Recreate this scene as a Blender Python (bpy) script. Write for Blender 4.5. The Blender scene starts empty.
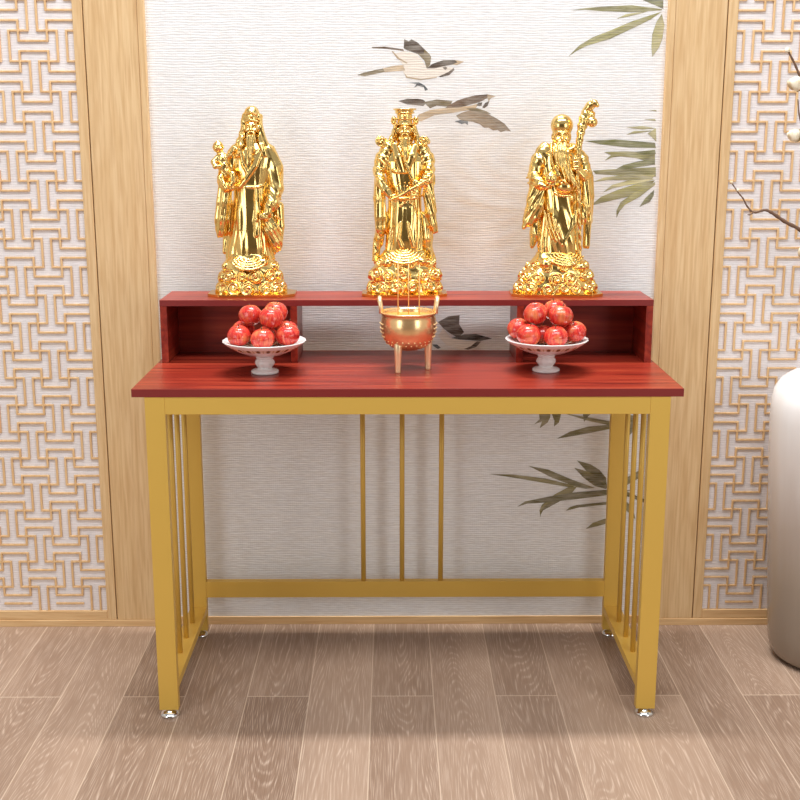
import bpy, bmesh, math, random
import numpy as np
from mathutils import Vector, Matrix
random.seed(7); rng = np.random.default_rng(5)
PI = math.pi
COL = bpy.context.scene.collection

# ------------------------------------------------------------------ helpers
def tag(o, label=None, cat=None, group=None, kind=None):
    if label: o['label'] = label
    if cat: o['category'] = cat
    if group: o['group'] = group
    if kind: o['kind'] = kind
    return o

def empty(name, loc, rz=0.0):
    o = bpy.data.objects.new(name, None); COL.objects.link(o)
    o.location = loc; o.rotation_euler = (0, 0, rz); o.empty_display_size = .05
    return o

def link_mesh(name, me, mats, parent=None, smooth=False, loc=None):
    if not isinstance(mats, (list, tuple)): mats = [mats]
    for m in mats: me.materials.append(m)
    if smooth: me.polygons.foreach_set('use_smooth', [True]*len(me.polygons))
    o = bpy.data.objects.new(name, me); COL.objects.link(o)
    if parent: o.parent = parent
    if loc: o.location = loc
    return o

def from_bm(name, bm, mats, parent=None, smooth=False, loc=None):
    me = bpy.data.meshes.new(name); bm.normal_update(); bm.to_mesh(me); bm.free()
    return link_mesh(name, me, mats, parent, smooth, loc)

def box_bm(bm, lo, hi, bev=0.0, seg=2, mi=0):
    t = bmesh.new()
    bmesh.ops.create_cube(t, size=1.0)
    for v in t.verts:
        v.co = Vector([(lo[i]+hi[i])/2 + v.co[i]*(hi[i]-lo[i]) for i in range(3)])
    if bev > 0:
        bmesh.ops.bevel(t, geom=list(t.edges), offset=bev, segments=seg, profile=.5, affect='EDGES')
    for f in t.faces: f.material_index = mi
    merge(bm, t)

def merge(bm, t):
    me = bpy.data.meshes.new('tmp'); t.to_mesh(me); t.free(); bm.from_mesh(me); bpy.data.meshes.remove(me)

def box(name, lo, hi, mat, parent=None, bev=.0012, seg=2):
    bm = bmesh.new(); box_bm(bm, lo, hi, bev, seg)
    return from_bm(name, bm, mat, parent)

def prism(name, outline, z0, z1, mat, parent=None, bev=.0008):
    bm = bmesh.new()
    vs = [bm.verts.new((x, y, z0)) for x, y in outline]
    f = bm.faces.new(vs)
    r = bmesh.ops.extrude_face_region(bm, geom=[f])
    for v in [g for g in r['geom'] if isinstance(g, bmesh.types.BMVert)]: v.co.z = z1
    bmesh.ops.recalc_face_normals(bm, faces=list(bm.faces))
    if bev: bmesh.ops.bevel(bm, geom=list(bm.edges), offset=bev, segments=2, profile=.5, affect='EDGES')
    return from_bm(name, bm, mat, parent)

def lathe_bm(bm, prof, n=48, cx=0, cy=0, cap=True, wob=None, mi=0):
    rings = []
    for (r, z) in prof:
        ring = []
        for i in range(n):
            a = 2*PI*i/n
            rr = r*(wob(a, z) if wob else 1)
            ring.append(bm.verts.new((cx+rr*math.cos(a), cy+rr*math.sin(a), z)))
        rings.append(ring)
    for a, b in zip(rings, rings[1:]):
        for i in range(n):
            f = bm.faces.new((a[i], a[(i+1) % n], b[(i+1) % n], b[i])); f.material_index = mi; f.smooth = True
    if cap:
        f = bm.faces.new(rings[0][::-1]); f.material_index = mi
        f = bm.faces.new(rings[-1]); f.material_index = mi

def lathe(name, prof, mat, parent=None, n=48, cx=0, cy=0, cap=True, wob=None):
    bm = bmesh.new(); lathe_bm(bm, prof, n, cx, cy, cap, wob)
    bmesh.ops.recalc_face_normals(bm, faces=list(bm.faces))
    return from_bm(name, bm, mat, parent)

def tube_bm(bm, pts, rad, n=10, mi=0, cap=True, flat=1.0):
    pts = [Vector(p) for p in pts]
    if not isinstance(rad, (list, tuple)): rad = [rad]*len(pts)
    rings = []; up = Vector((0, 0, 1)); prev = None
    for i, p in enumerate(pts):
        t = (pts[min(i+1, len(pts)-1)]-pts[max(i-1, 0)]).normalized()
        if prev is None:
            a = up if abs(t.dot(up)) < .9 else Vector((1, 0, 0))
            u = t.cross(a).normalized()
        else:
            u = (prev-t*prev.dot(t)).normalized()
        prev = u; v = t.cross(u)
        rings.append([bm.verts.new(p+(u*math.cos(2*PI*k/n)+v*math.sin(2*PI*k/n)*flat)*rad[i]) for k in range(n)])
    for a, b in zip(rings, rings[1:]):
        for k in range(n):
            f = bm.faces.new((a[k], a[(k+1) % n], b[(k+1) % n], b[k])); f.smooth = True; f.material_index = mi
    if cap:
        bm.faces.new(rings[0][::-1]).material_index = mi; bm.faces.new(rings[-1]).material_index = mi

def tube(name, pts, rad, mat, parent=None, n=12):
    bm = bmesh.new(); tube_bm(bm, pts, rad, n)
    bmesh.ops.recalc_face_normals(bm, faces=list(bm.faces))
    return from_bm(name, bm, mat, parent)

# ------------------------------------------------------------------ materials
def srgb(r, g, b):
    f = lambda c: (c/12.92 if c <= .04045 else ((c+.055)/1.055)**2.4)
    return (f(r/255), f(g/255), f(b/255), 1)

class NT:
    def __init__(s, name):
        s.m = bpy.data.materials.new(name); s.m.use_nodes = True
        s.t = s.m.node_tree; s.b = s.t.nodes['Principled BSDF']
    def n(s, ty, **kw):
        nd = s.t.nodes.new(ty)
        for k, v in kw.items():
            if k.startswith('i_'):
                key = k[2:]; key = int(key) if key.isdigit() else key.replace('_', ' ')
                nd.inputs[key].default_value = v
            else: setattr(nd, k, v)
        return nd
    def l(s, a, b): s.t.links.new(a, b)
    def math(s, op, a, b=None, clamp=False):
        nd = s.n('ShaderNodeMath', operation=op); nd.use_clamp = clamp
        for i, x in enumerate((a, b)):
            if x is None: continue
            if isinstance(x, (int, float)): nd.inputs[i].default_value = x
            else: s.l(x, nd.inputs[i])
        return nd.outputs[0]
    def mix(s, fac, a, b):
        nd = s.n('ShaderNodeMix', data_type='RGBA')
        for i, x in ((0, fac), (6, a), (7, b)):
            if isinstance(x, (int, float, tuple)): nd.inputs[i].default_value = x
            else: s.l(x, nd.inputs[i])
        return nd.outputs[2]
    def ramp(s, fac, stops):
        nd = s.n('ShaderNodeValToRGB'); e = nd.color_ramp.elements
        while len(e) < len(stops): e.new(.5)
        for el, (p, c) in zip(e, stops): el.position = p; el.color = c
        s.l(fac, nd.inputs[0]); return nd.outputs[0]
    def coord(s, scale=(1, 1, 1), rot=(0, 0, 0), loc=(0, 0, 0)):
        c = s.n('ShaderNodeTexCoord'); mp = s.n('ShaderNodeMapping')
        mp.inputs['Scale'].default_value = scale; mp.inputs['Rotation'].default_value = rot; mp.inputs['Location'].default_value = loc
        s.l(c.outputs['Object'], mp.inputs[0]); return mp.outputs[0]
    def bump(s, h, strength=.3, dist=.001):
        nd = s.n('ShaderNodeBump'); nd.inputs['Strength'].default_value = strength; nd.inputs['Distance'].default_value = dist
        s.l(h, nd.inputs['Height']); s.l(nd.outputs[0], s.b.inputs['Normal'])
    def set(s, **kw):
        for k, v in kw.items(): s.b.inputs[k.replace('_', ' ')].default_value = v
        return s

def wood(name, c0, c1, c2, rough=.45, axis='z', fine=90, bump=.15):
    w = NT(name); st = {'z': (1, 1, .05), 'x': (.05, 1, 1), 'y': (1, .05, 1)}[axis]
    co = w.coord(scale=st)
    n1 = w.n('ShaderNodeTexNoise', i_Scale=14.0, i_Detail=4.0, i_Distortion=.6); w.l(co, n1.inputs[0])
    n2 = w.n('ShaderNodeTexNoise', i_Scale=float(fine*2), i_Detail=3.0); w.l(co, n2.inputs[0])
    st2 = tuple(3*q for q in st)
    rings = w.math('FRACT', w.math('MULTIPLY', n1.outputs[0], 9.0))
    tri = w.math('ABSOLUTE', w.math('SUBTRACT', rings, .5))
    base = w.mix(w.math('MULTIPLY', tri, 1.1, True), c0, c1)
    f = w.ramp(n2.outputs[0], [(.42, (0, 0, 0, 1)), (.7, (1, 1, 1, 1))])
    colr = w.mix(w.math('MULTIPLY', f, .55), base, c2)
    w.l(colr, w.b.inputs['Base Color']); w.set(Roughness=rough)
    w.bump(n2.outputs[0], bump, .0006)
    return w.m

M = {}
M['oak'] = wood('pale_oak', srgb(220, 184, 134), srgb(238, 208, 162), srgb(196, 152, 100), .5, 'z')
M['oak_x'] = wood('pale_oak_horizontal', srgb(222, 184, 134), srgb(232, 200, 152), srgb(198, 154, 102), .5, 'x')
M['lattice'] = wood('carved_oak', srgb(226, 186, 136), srgb(234, 200, 152), srgb(204, 160, 110), .5, 'z', 60)
M['groove'] = NT('dark_joint').set(Base_Color=srgb(95, 55, 28), Roughness=.8).m

def red_wood(name, axis):
    w = NT(name); st = {'x': (.06, 1, 1), 'z': (1, 1, .06), 'y': (1, .06, 1)}[axis]
    co = w.coord(scale=st)
    n1 = w.n('ShaderNodeTexNoise', i_Scale=60.0, i_Detail=5.0, i_Distortion=.4); w.l(co, n1.inputs[0])
    c = w.ramp(n1.outputs[0], [(.3, srgb(104, 28, 20)), (.50, srgb(142, 42, 28)), (.72, srgb(168, 66, 42))])
    w.l(c, w.b.inputs['Base Color']); w.set(Roughness=.33); w.b.inputs['Specular IOR Level'].default_value = .45
    w.bump(n1.outputs[0], .05, .0005); return w.m
M['red'] = red_wood('red_mahogany_laminate', 'x'); M['red_y'] = red_wood('red_mahogany_laminate_side', 'y')
M['red_edge'] = NT('red_edge_band').set(Base_Color=srgb(128, 38, 36), Roughness=.4).m
w = NT('gold_painted_steel'); n1 = w.n('ShaderNodeTexNoise', i_Scale=900.0); w.l(w.coord(), n1.inputs[0])
w.set(Base_Color=srgb(222, 182, 86), Metallic=.25, Roughness=.42); w.bump(n1.outputs[0], .05, .0002); M['steel'] = w.m
M['chrome'] = NT('chrome').set(Base_Color=(.8, .8, .8, 1), Metallic=1.0, Roughness=.08).m
M['rubber'] = NT('black_rubber').set(Base_Color=(.02, .02, .02, 1), Roughness=.7).m
M['gold'] = NT('polished_gold').set(Base_Color=(.96, .67, .24, 1), Metallic=1.0, Roughness=.18).m
M['gold_plate'] = NT('gold_plate').set(Base_Color=(.86, .50, .13, 1), Metallic=1.0, Roughness=.2).m
M['brass'] = NT('satin_brass').set(Base_Color=(.98, .66, .33, 1), Metallic=.8, Roughness=.24).m
M['pale_brass'] = NT('pale_brass').set(Base_Color=(.98, .80, .48, 1), Metallic=.7, Roughness=.28).m
M['porcelain'] = NT('white_porcelain').set(Base_Color=srgb(236, 232, 230), Roughness=.14).m
w = NT('porcelain_with_floral_band')
tc = w.n('ShaderNodeTexCoord'); sp = w.n('ShaderNodeSeparateXYZ'); w.l(tc.outputs['Object'], sp.inputs[0])
ang = w.math('ARCTAN2', sp.outputs[1], sp.outputs[0])
band = w.math('LESS_THAN', w.math('ABSOLUTE', w.math('SUBTRACT', sp.outputs[2], .0620)), .0042)
v1 = w.math('GREATER_THAN', w.math('SINE', w.math('MULTIPLY', ang, 22.0)), w.math('ADD', .35, w.math('MULTIPLY', w.math('ABSOLUTE', w.math('SUBTRACT', sp.outputs[2], .0620)), 130.0)))
v2 = w.math('GREATER_THAN', w.math('SINE', w.math('MULTIPLY', ang, 66.0)), .5)
c = w.mix(w.math('MULTIPLY', band, .5), srgb(236, 232, 230), srgb(222, 196, 150))
c = w.mix(w.math('MULTIPLY', band, w.math('MULTIPLY', v2, .55)), c, srgb(176, 138, 66))
c = w.mix(w.math('MULTIPLY', band, v1), c, srgb(128, 84, 50))
w.l(c, w.b.inputs['Base Color']); w.set(Roughness=.14); M['porcelain_band'] = w.m

def apple_mat():
    w = NT('apple_skin'); tc = w.n('ShaderNodeTexCoord'); sp = w.n('ShaderNodeSeparateXYZ'); w.l(tc.outputs['Object'], sp.inputs[0])
    oi = w.n('ShaderNodeObjectInfo')
    ang = w.math('ARCTAN2', sp.outputs[1], sp.outputs[0])
    cv = w.n('ShaderNodeCombineXYZ')
    w.l(w.math('MULTIPLY', w.math('COSINE', ang), 5.0), cv.inputs[0]); w.l(w.math('MULTIPLY', w.math('SINE', ang), 5.0), cv.inputs[1])
    w.l(w.math('ADD', w.math('MULTIPLY', sp.outputs[2], 25.0), w.math('MULTIPLY', oi.outputs['Random'], 50.0)), cv.inputs[2])
    n1 = w.n('ShaderNodeTexNoise', i_Scale=1.5, i_Detail=5.0, i_Distortion=.5); w.l(cv.outputs[0], n1.inputs[0])
    n2 = w.n('ShaderNodeTexNoise', i_Scale=38.0, i_Detail=2.0); 
    mp = w.n('ShaderNodeMapping'); w.l(tc.outputs['Object'], mp.inputs[0]); cb = w.n('ShaderNodeCombineXYZ'); w.l(w.math('MULTIPLY', oi.outputs['Random'], 9.0), cb.inputs[0]); w.l(cb.outputs[0], mp.inputs['Location']); w.l(mp.outputs[0], n2.inputs[0])
    c = w.ramp(n1.outputs[0], [(.30, srgb(172, 22, 24)), (.48, srgb(204, 44, 40)), (.62, srgb(216, 76, 54)), (.82, srgb(232, 150, 88))])
    big = w.ramp(n2.outputs[0], [(.5, (0, 0, 0, 1)), (.72, (1, 1, 1, 1))])
    c = w.mix(w.math('MULTIPLY', big, .6), c, srgb(230, 150, 92))
    vo = w.n('ShaderNodeTexVoronoi', i_Scale=300.0); w.l(tc.outputs['Object'], vo.inputs[0])
    dots = w.math('LESS_THAN', vo.outputs['Distance'], .17)
    c = w.mix(w.math('MULTIPLY', dots, .3), c, srgb(246, 200, 160))
    w.l(c, w.b.inputs['Base Color']); w.set(Roughness=.24); w.b.inputs['Coat Weight'].default_value = .35; w.b.inputs['Coat Roughness'].default_value = .12
    return w.m
M['apple'] = apple_mat()
M['stalk'] = NT('apple_stalk').set(Base_Color=srgb(82, 58, 30), Roughness=.7).m
M['ash'] = NT('incense_sand').set(Base_Color=srgb(214, 150, 70), Roughness=.9).m
M['incense'] = NT('incense_stick').set(Base_Color=srgb(238, 190, 122), Roughness=.6).m
M['bark'] = NT('twig_bark').set(Base_Color=srgb(112, 84, 66), Roughness=.8).m
w = NT('cream_bud'); n1 = w.n('ShaderNodeTexNoise', i_Scale=90.0); w.l(w.coord(scale=(1, 1, .4)), n1.inputs[0])
w.l(w.ramp(n1.outputs[0], [(.35, srgb(196, 170, 128)), (.6, srgb(244, 234, 210))]), w.b.inputs['Base Color']); w.set(Roughness=.5); M['bud'] = w.m
M['scale'] = NT('bud_scale').set(Base_Color=srgb(150, 130, 84), Roughness=.7).m
w = NT('vase_grey_to_white'); sp = w.n('ShaderNodeSeparateXYZ'); tc = w.n('ShaderNodeTexCoord'); w.l(tc.outputs['Object'], sp.inputs[0])
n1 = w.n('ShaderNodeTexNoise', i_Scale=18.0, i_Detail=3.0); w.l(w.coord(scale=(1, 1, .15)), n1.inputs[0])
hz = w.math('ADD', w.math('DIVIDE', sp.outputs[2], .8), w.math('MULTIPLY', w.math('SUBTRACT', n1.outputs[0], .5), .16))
w.l(w.ramp(hz, [(.0, srgb(132, 118, 104)), (.25, srgb(158, 144, 130)), (.45, srgb(184, 170, 160)), (.66, srgb(222, 214, 210)), (.85, srgb(246, 245, 245))]), w.b.inputs['Base Color'])  # colour runs from grey-brown at the foot to white at the top
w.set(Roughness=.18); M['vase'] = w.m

# woven wallpaper; pigment comes from the 'Col' attribute of the mesh
def weave(name, attr):
    w = NT(name)
    def noise(sc, scale, det=2.0):
        n = w.n('ShaderNodeTexNoise', i_Scale=sc, i_Detail=det); w.l(w.coord(scale=scale), n.inputs[0]); return n.outputs[0]
    # horizontal yarns, 5 mm apart, slightly wandering, with slubs
    tc = w.n('ShaderNodeTexCoord'); sp = w.n('ShaderNodeSeparateXYZ'); w.l(tc.outputs['Object'], sp.inputs[0])
    wander = w.math('MULTIPLY', w.math('SUBTRACT', noise(16.0, (1, 1, 4)), .5), 1.5)
    zz = w.math('ADD', w.math('MULTIPLY', sp.outputs[2], 1/.0062), wander)
    yarn = w.math('SINE', w.math('MULTIPLY', zz, 2*PI))
    yarn = w.math('MULTIPLY', w.math('ADD', yarn, 1.0), .5)
    slub = noise(160.0, (.35, 1, 1.6), 3.0)
    fine = w.math('SINE', w.math('MULTIPLY', sp.outputs[0], 2*PI/.0055))
    patch = noise(70.0, (.3, 1, 2.2), 2.0)
    h = w.math('ADD', w.math('MULTIPLY', yarn, w.math('MULTIPLY', patch, 1.0)), w.math('MULTIPLY', slub, 1.15))
    h = w.math('ADD', h, w.math('MULTIPLY', fine, .04))
    if attr:
        a = w.n('ShaderNodeVertexColor'); a.layer_name = 'Col'
        st = w.ramp(noise(95.0, (.25, 1, .9), 3.0), [(.38, (0, 0, 0, 1)), (.68, (1, 1, 1, 1))])
        base = w.mix(w.math('MULTIPLY', st, .22), a.outputs[0], srgb(240, 234, 222))
    else: base = srgb(244, 240, 242)
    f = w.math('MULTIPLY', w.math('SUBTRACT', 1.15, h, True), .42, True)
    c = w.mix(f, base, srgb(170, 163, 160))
    w.l(c, w.b.inputs['Base Color']); w.set(Roughness=.85); w.b.inputs['Specular IOR Level'].default_value = .15
    w.bump(h, .38, .0011); return w.m
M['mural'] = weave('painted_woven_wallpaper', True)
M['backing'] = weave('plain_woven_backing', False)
M['plaster'] = NT('warm_plaster').set(Base_Color=srgb(188, 184, 176), Roughness=.9).m
M['plaster_dark'] = NT('brown_wall_paint').set(Base_Color=srgb(112, 104, 84), Roughness=.9).m

def floor_mat():
    w = NT('limed_oak_planks')
    PW, PL = .14857, 1.3
    tc = w.n('ShaderNodeTexCoord'); sp = w.n('ShaderNodeSeparateXYZ'); w.l(tc.outputs['Object'], sp.inputs[0])
    u = w.math('DIVIDE', w.math('ADD', sp.outputs[0], .0853+PW*20), PW)
    iu = w.math('FLOOR', u); fu = w.math('FRACT', u)
    par = w.math('MODULO', iu, 2.0)
    v = w.math('ADD', w.math('DIVIDE', w.math('SUBTRACT', sp.outputs[1], .0996-PL*10), PL), w.math('MULTIPLY', par, .5))
    iv = w.math('FLOOR', v); fv = w.math('FRACT', v)
    cb = w.n('ShaderNodeCombineXYZ'); w.l(iu, cb.inputs[0]); w.l(iv, cb.inputs[1])
    wn = w.n('ShaderNodeTexWhiteNoise', noise_dimensions='3D'); w.l(cb.outputs[0], wn.inputs[0])
    rnd = wn.outputs['Value']
    # cathedral grain: contour lines of a stretched height field
    gx = w.math('MULTIPLY', w.math('SUBTRACT', fu, .5), PW)
    off = w.n('ShaderNodeVectorMath', operation='SCALE'); w.l(wn.outputs['Color'], off.inputs[0]); off.inputs['Scale'].default_value = 37.0
    c2 = w.n('ShaderNodeCombineXYZ'); w.l(w.math('MULTIPLY', gx, 1.0), c2.inputs[0]); w.l(w.math('MULTIPLY', sp.outputs[1], .16), c2.inputs[1])
    ad = w.n('ShaderNodeVectorMath', operation='ADD'); w.l(c2.outputs[0], ad.inputs[0]); w.l(off.outputs[0], ad.inputs[1])
    nA = w.n('ShaderNodeTexNoise', i_Scale=8.5, i_Detail=1.0, i_Distortion=.15); w.l(ad.outputs[0], nA.inputs[0])
    nB = w.n('ShaderNodeTexNoise', i_Scale=60.0, i_Detail=2.0); w.l(ad.outputs[0], nB.inputs[0])
    hf = w.math('ADD', w.math('MULTIPLY', nA.outputs[0], 34.0), w.math('MULTIPLY', nB.outputs[0], 1.1))
    hf = w.math('ADD', hf, w.math('MULTIPLY', sp.outputs[1], w.math('MULTIPLY', w.math('SUBTRACT', rnd, .5), 34.0)))
    hf = w.math('ADD', hf, w.math('MULTIPLY', w.math('MULTIPLY', gx, gx), 2200.0))
    ln = w.math('ABSOLUTE', w.math('SUBTRACT', w.math('FRACT', hf), .5))
    line = w.math('SUBTRACT', 1.0, w.math('DIVIDE', ln, .26), True)
    c3 = w.n('ShaderNodeVectorMath', operation='MULTIPLY'); w.l(ad.outputs[0], c3.inputs[0]); c3.inputs[1].default_value = (1, .22, 1)
    nC = w.n('ShaderNodeTexNoise', i_Scale=330.0, i_Detail=2.0); w.l(c3.outputs[0], nC.inputs[0])
    pores = w.ramp(nC.outputs[0], [(.42, (0, 0, 0, 1)), (.66, (1, 1, 1, 1))])
    nD = w.n('ShaderNodeTexNoise', i_Scale=5.0, i_Detail=2.0); w.l(ad.outputs[0], nD.inputs[0])
    base = w.mix(rnd, srgb(134, 109, 91), srgb(170, 144, 124))
    blot = w.ramp(nD.outputs[0], [(.35, (1, 1, 1, 1)), (.6, (0, 0, 0, 1))])
    base = w.mix(w.math('MULTIPLY', blot, .5), base, srgb(124, 98, 80))
    limed_tone = srgb(208, 186, 168)  # pale limed colour of grain lines and pores
    lf = w.math('MULTIPLY', line, w.math('ADD', .06, w.math('MULTIPLY', pores, .60)))
    c = w.mix(lf, base, limed_tone)
    c = w.mix(w.math('MULTIPLY', pores, .16), c, limed_tone)
    # seams
    e1 = w.math('MINIMUM', fu, w.math('SUBTRACT', 1.0, fu)); s1 = w.math('LESS_THAN', e1, .0085)
    e2 = w.math('MINIMUM', fv, w.math('SUBTRACT', 1.0, fv)); s2 = w.math('LESS_THAN', e2, .0014)
    sm = w.math('MAXIMUM', s1, s2)
    c = w.mix(w.math('MULTIPLY', sm, .55), c, srgb(216, 194, 172))
    w.l(c, w.b.inputs['Base Color'])
    w.set(Roughness=.42); w.b.inputs['Specular IOR Level'].default_value = .35
    hh = w.math('SUBTRACT', w.math('MULTIPLY', line, .3), w.math('MULTIPLY', sm, .8))
    w.bump(hh, .25, .0008); return w.m
M['floor'] = floor_mat()

# ------------------------------------------------------------------ room
WY = .5275; PF = WY-.015          # mural plane and face of the oak panelling
def flat(name, x0, x1, y0, y1, z, mat, th=.04):
    return box(name, (x0, y0, z-th), (x1, y1, z), mat, None, 0)
tag(flat('floor', -2.4, 2.4, -4.6, WY+.06, 0, M['floor']), kind='structure')
ZT = 2.4
tag(box('wall_left', (-2.46, -4.6, 0), (-2.4, WY+.06, ZT), M['plaster'], None, 0), kind='structure')
tag(box('wall_right', (2.4, -4.6, 0), (2.46, WY+.06, ZT), M['plaster'], None, 0), kind='structure')
tag(box('wall_front', (-2.4, -4.66, 0), (2.4, -4.6, ZT), M['plaster_dark'], None, 0), kind='structure')

COLS = {'cream': (238, 228, 216), 'olivebr': (120, 104, 70), 'tan': (196, 172, 140), 'brown': (104, 78, 54), 'dark': (74, 58, 44),
        'claw': (62, 74, 84), 'greybr': (142, 122, 98), 'ink': (34, 30, 30), 'leaf': (146, 142, 92), 'leafd': (108, 110, 68),
        'leafl': (174, 168, 122), 'leafk': (122, 114, 72)}

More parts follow.
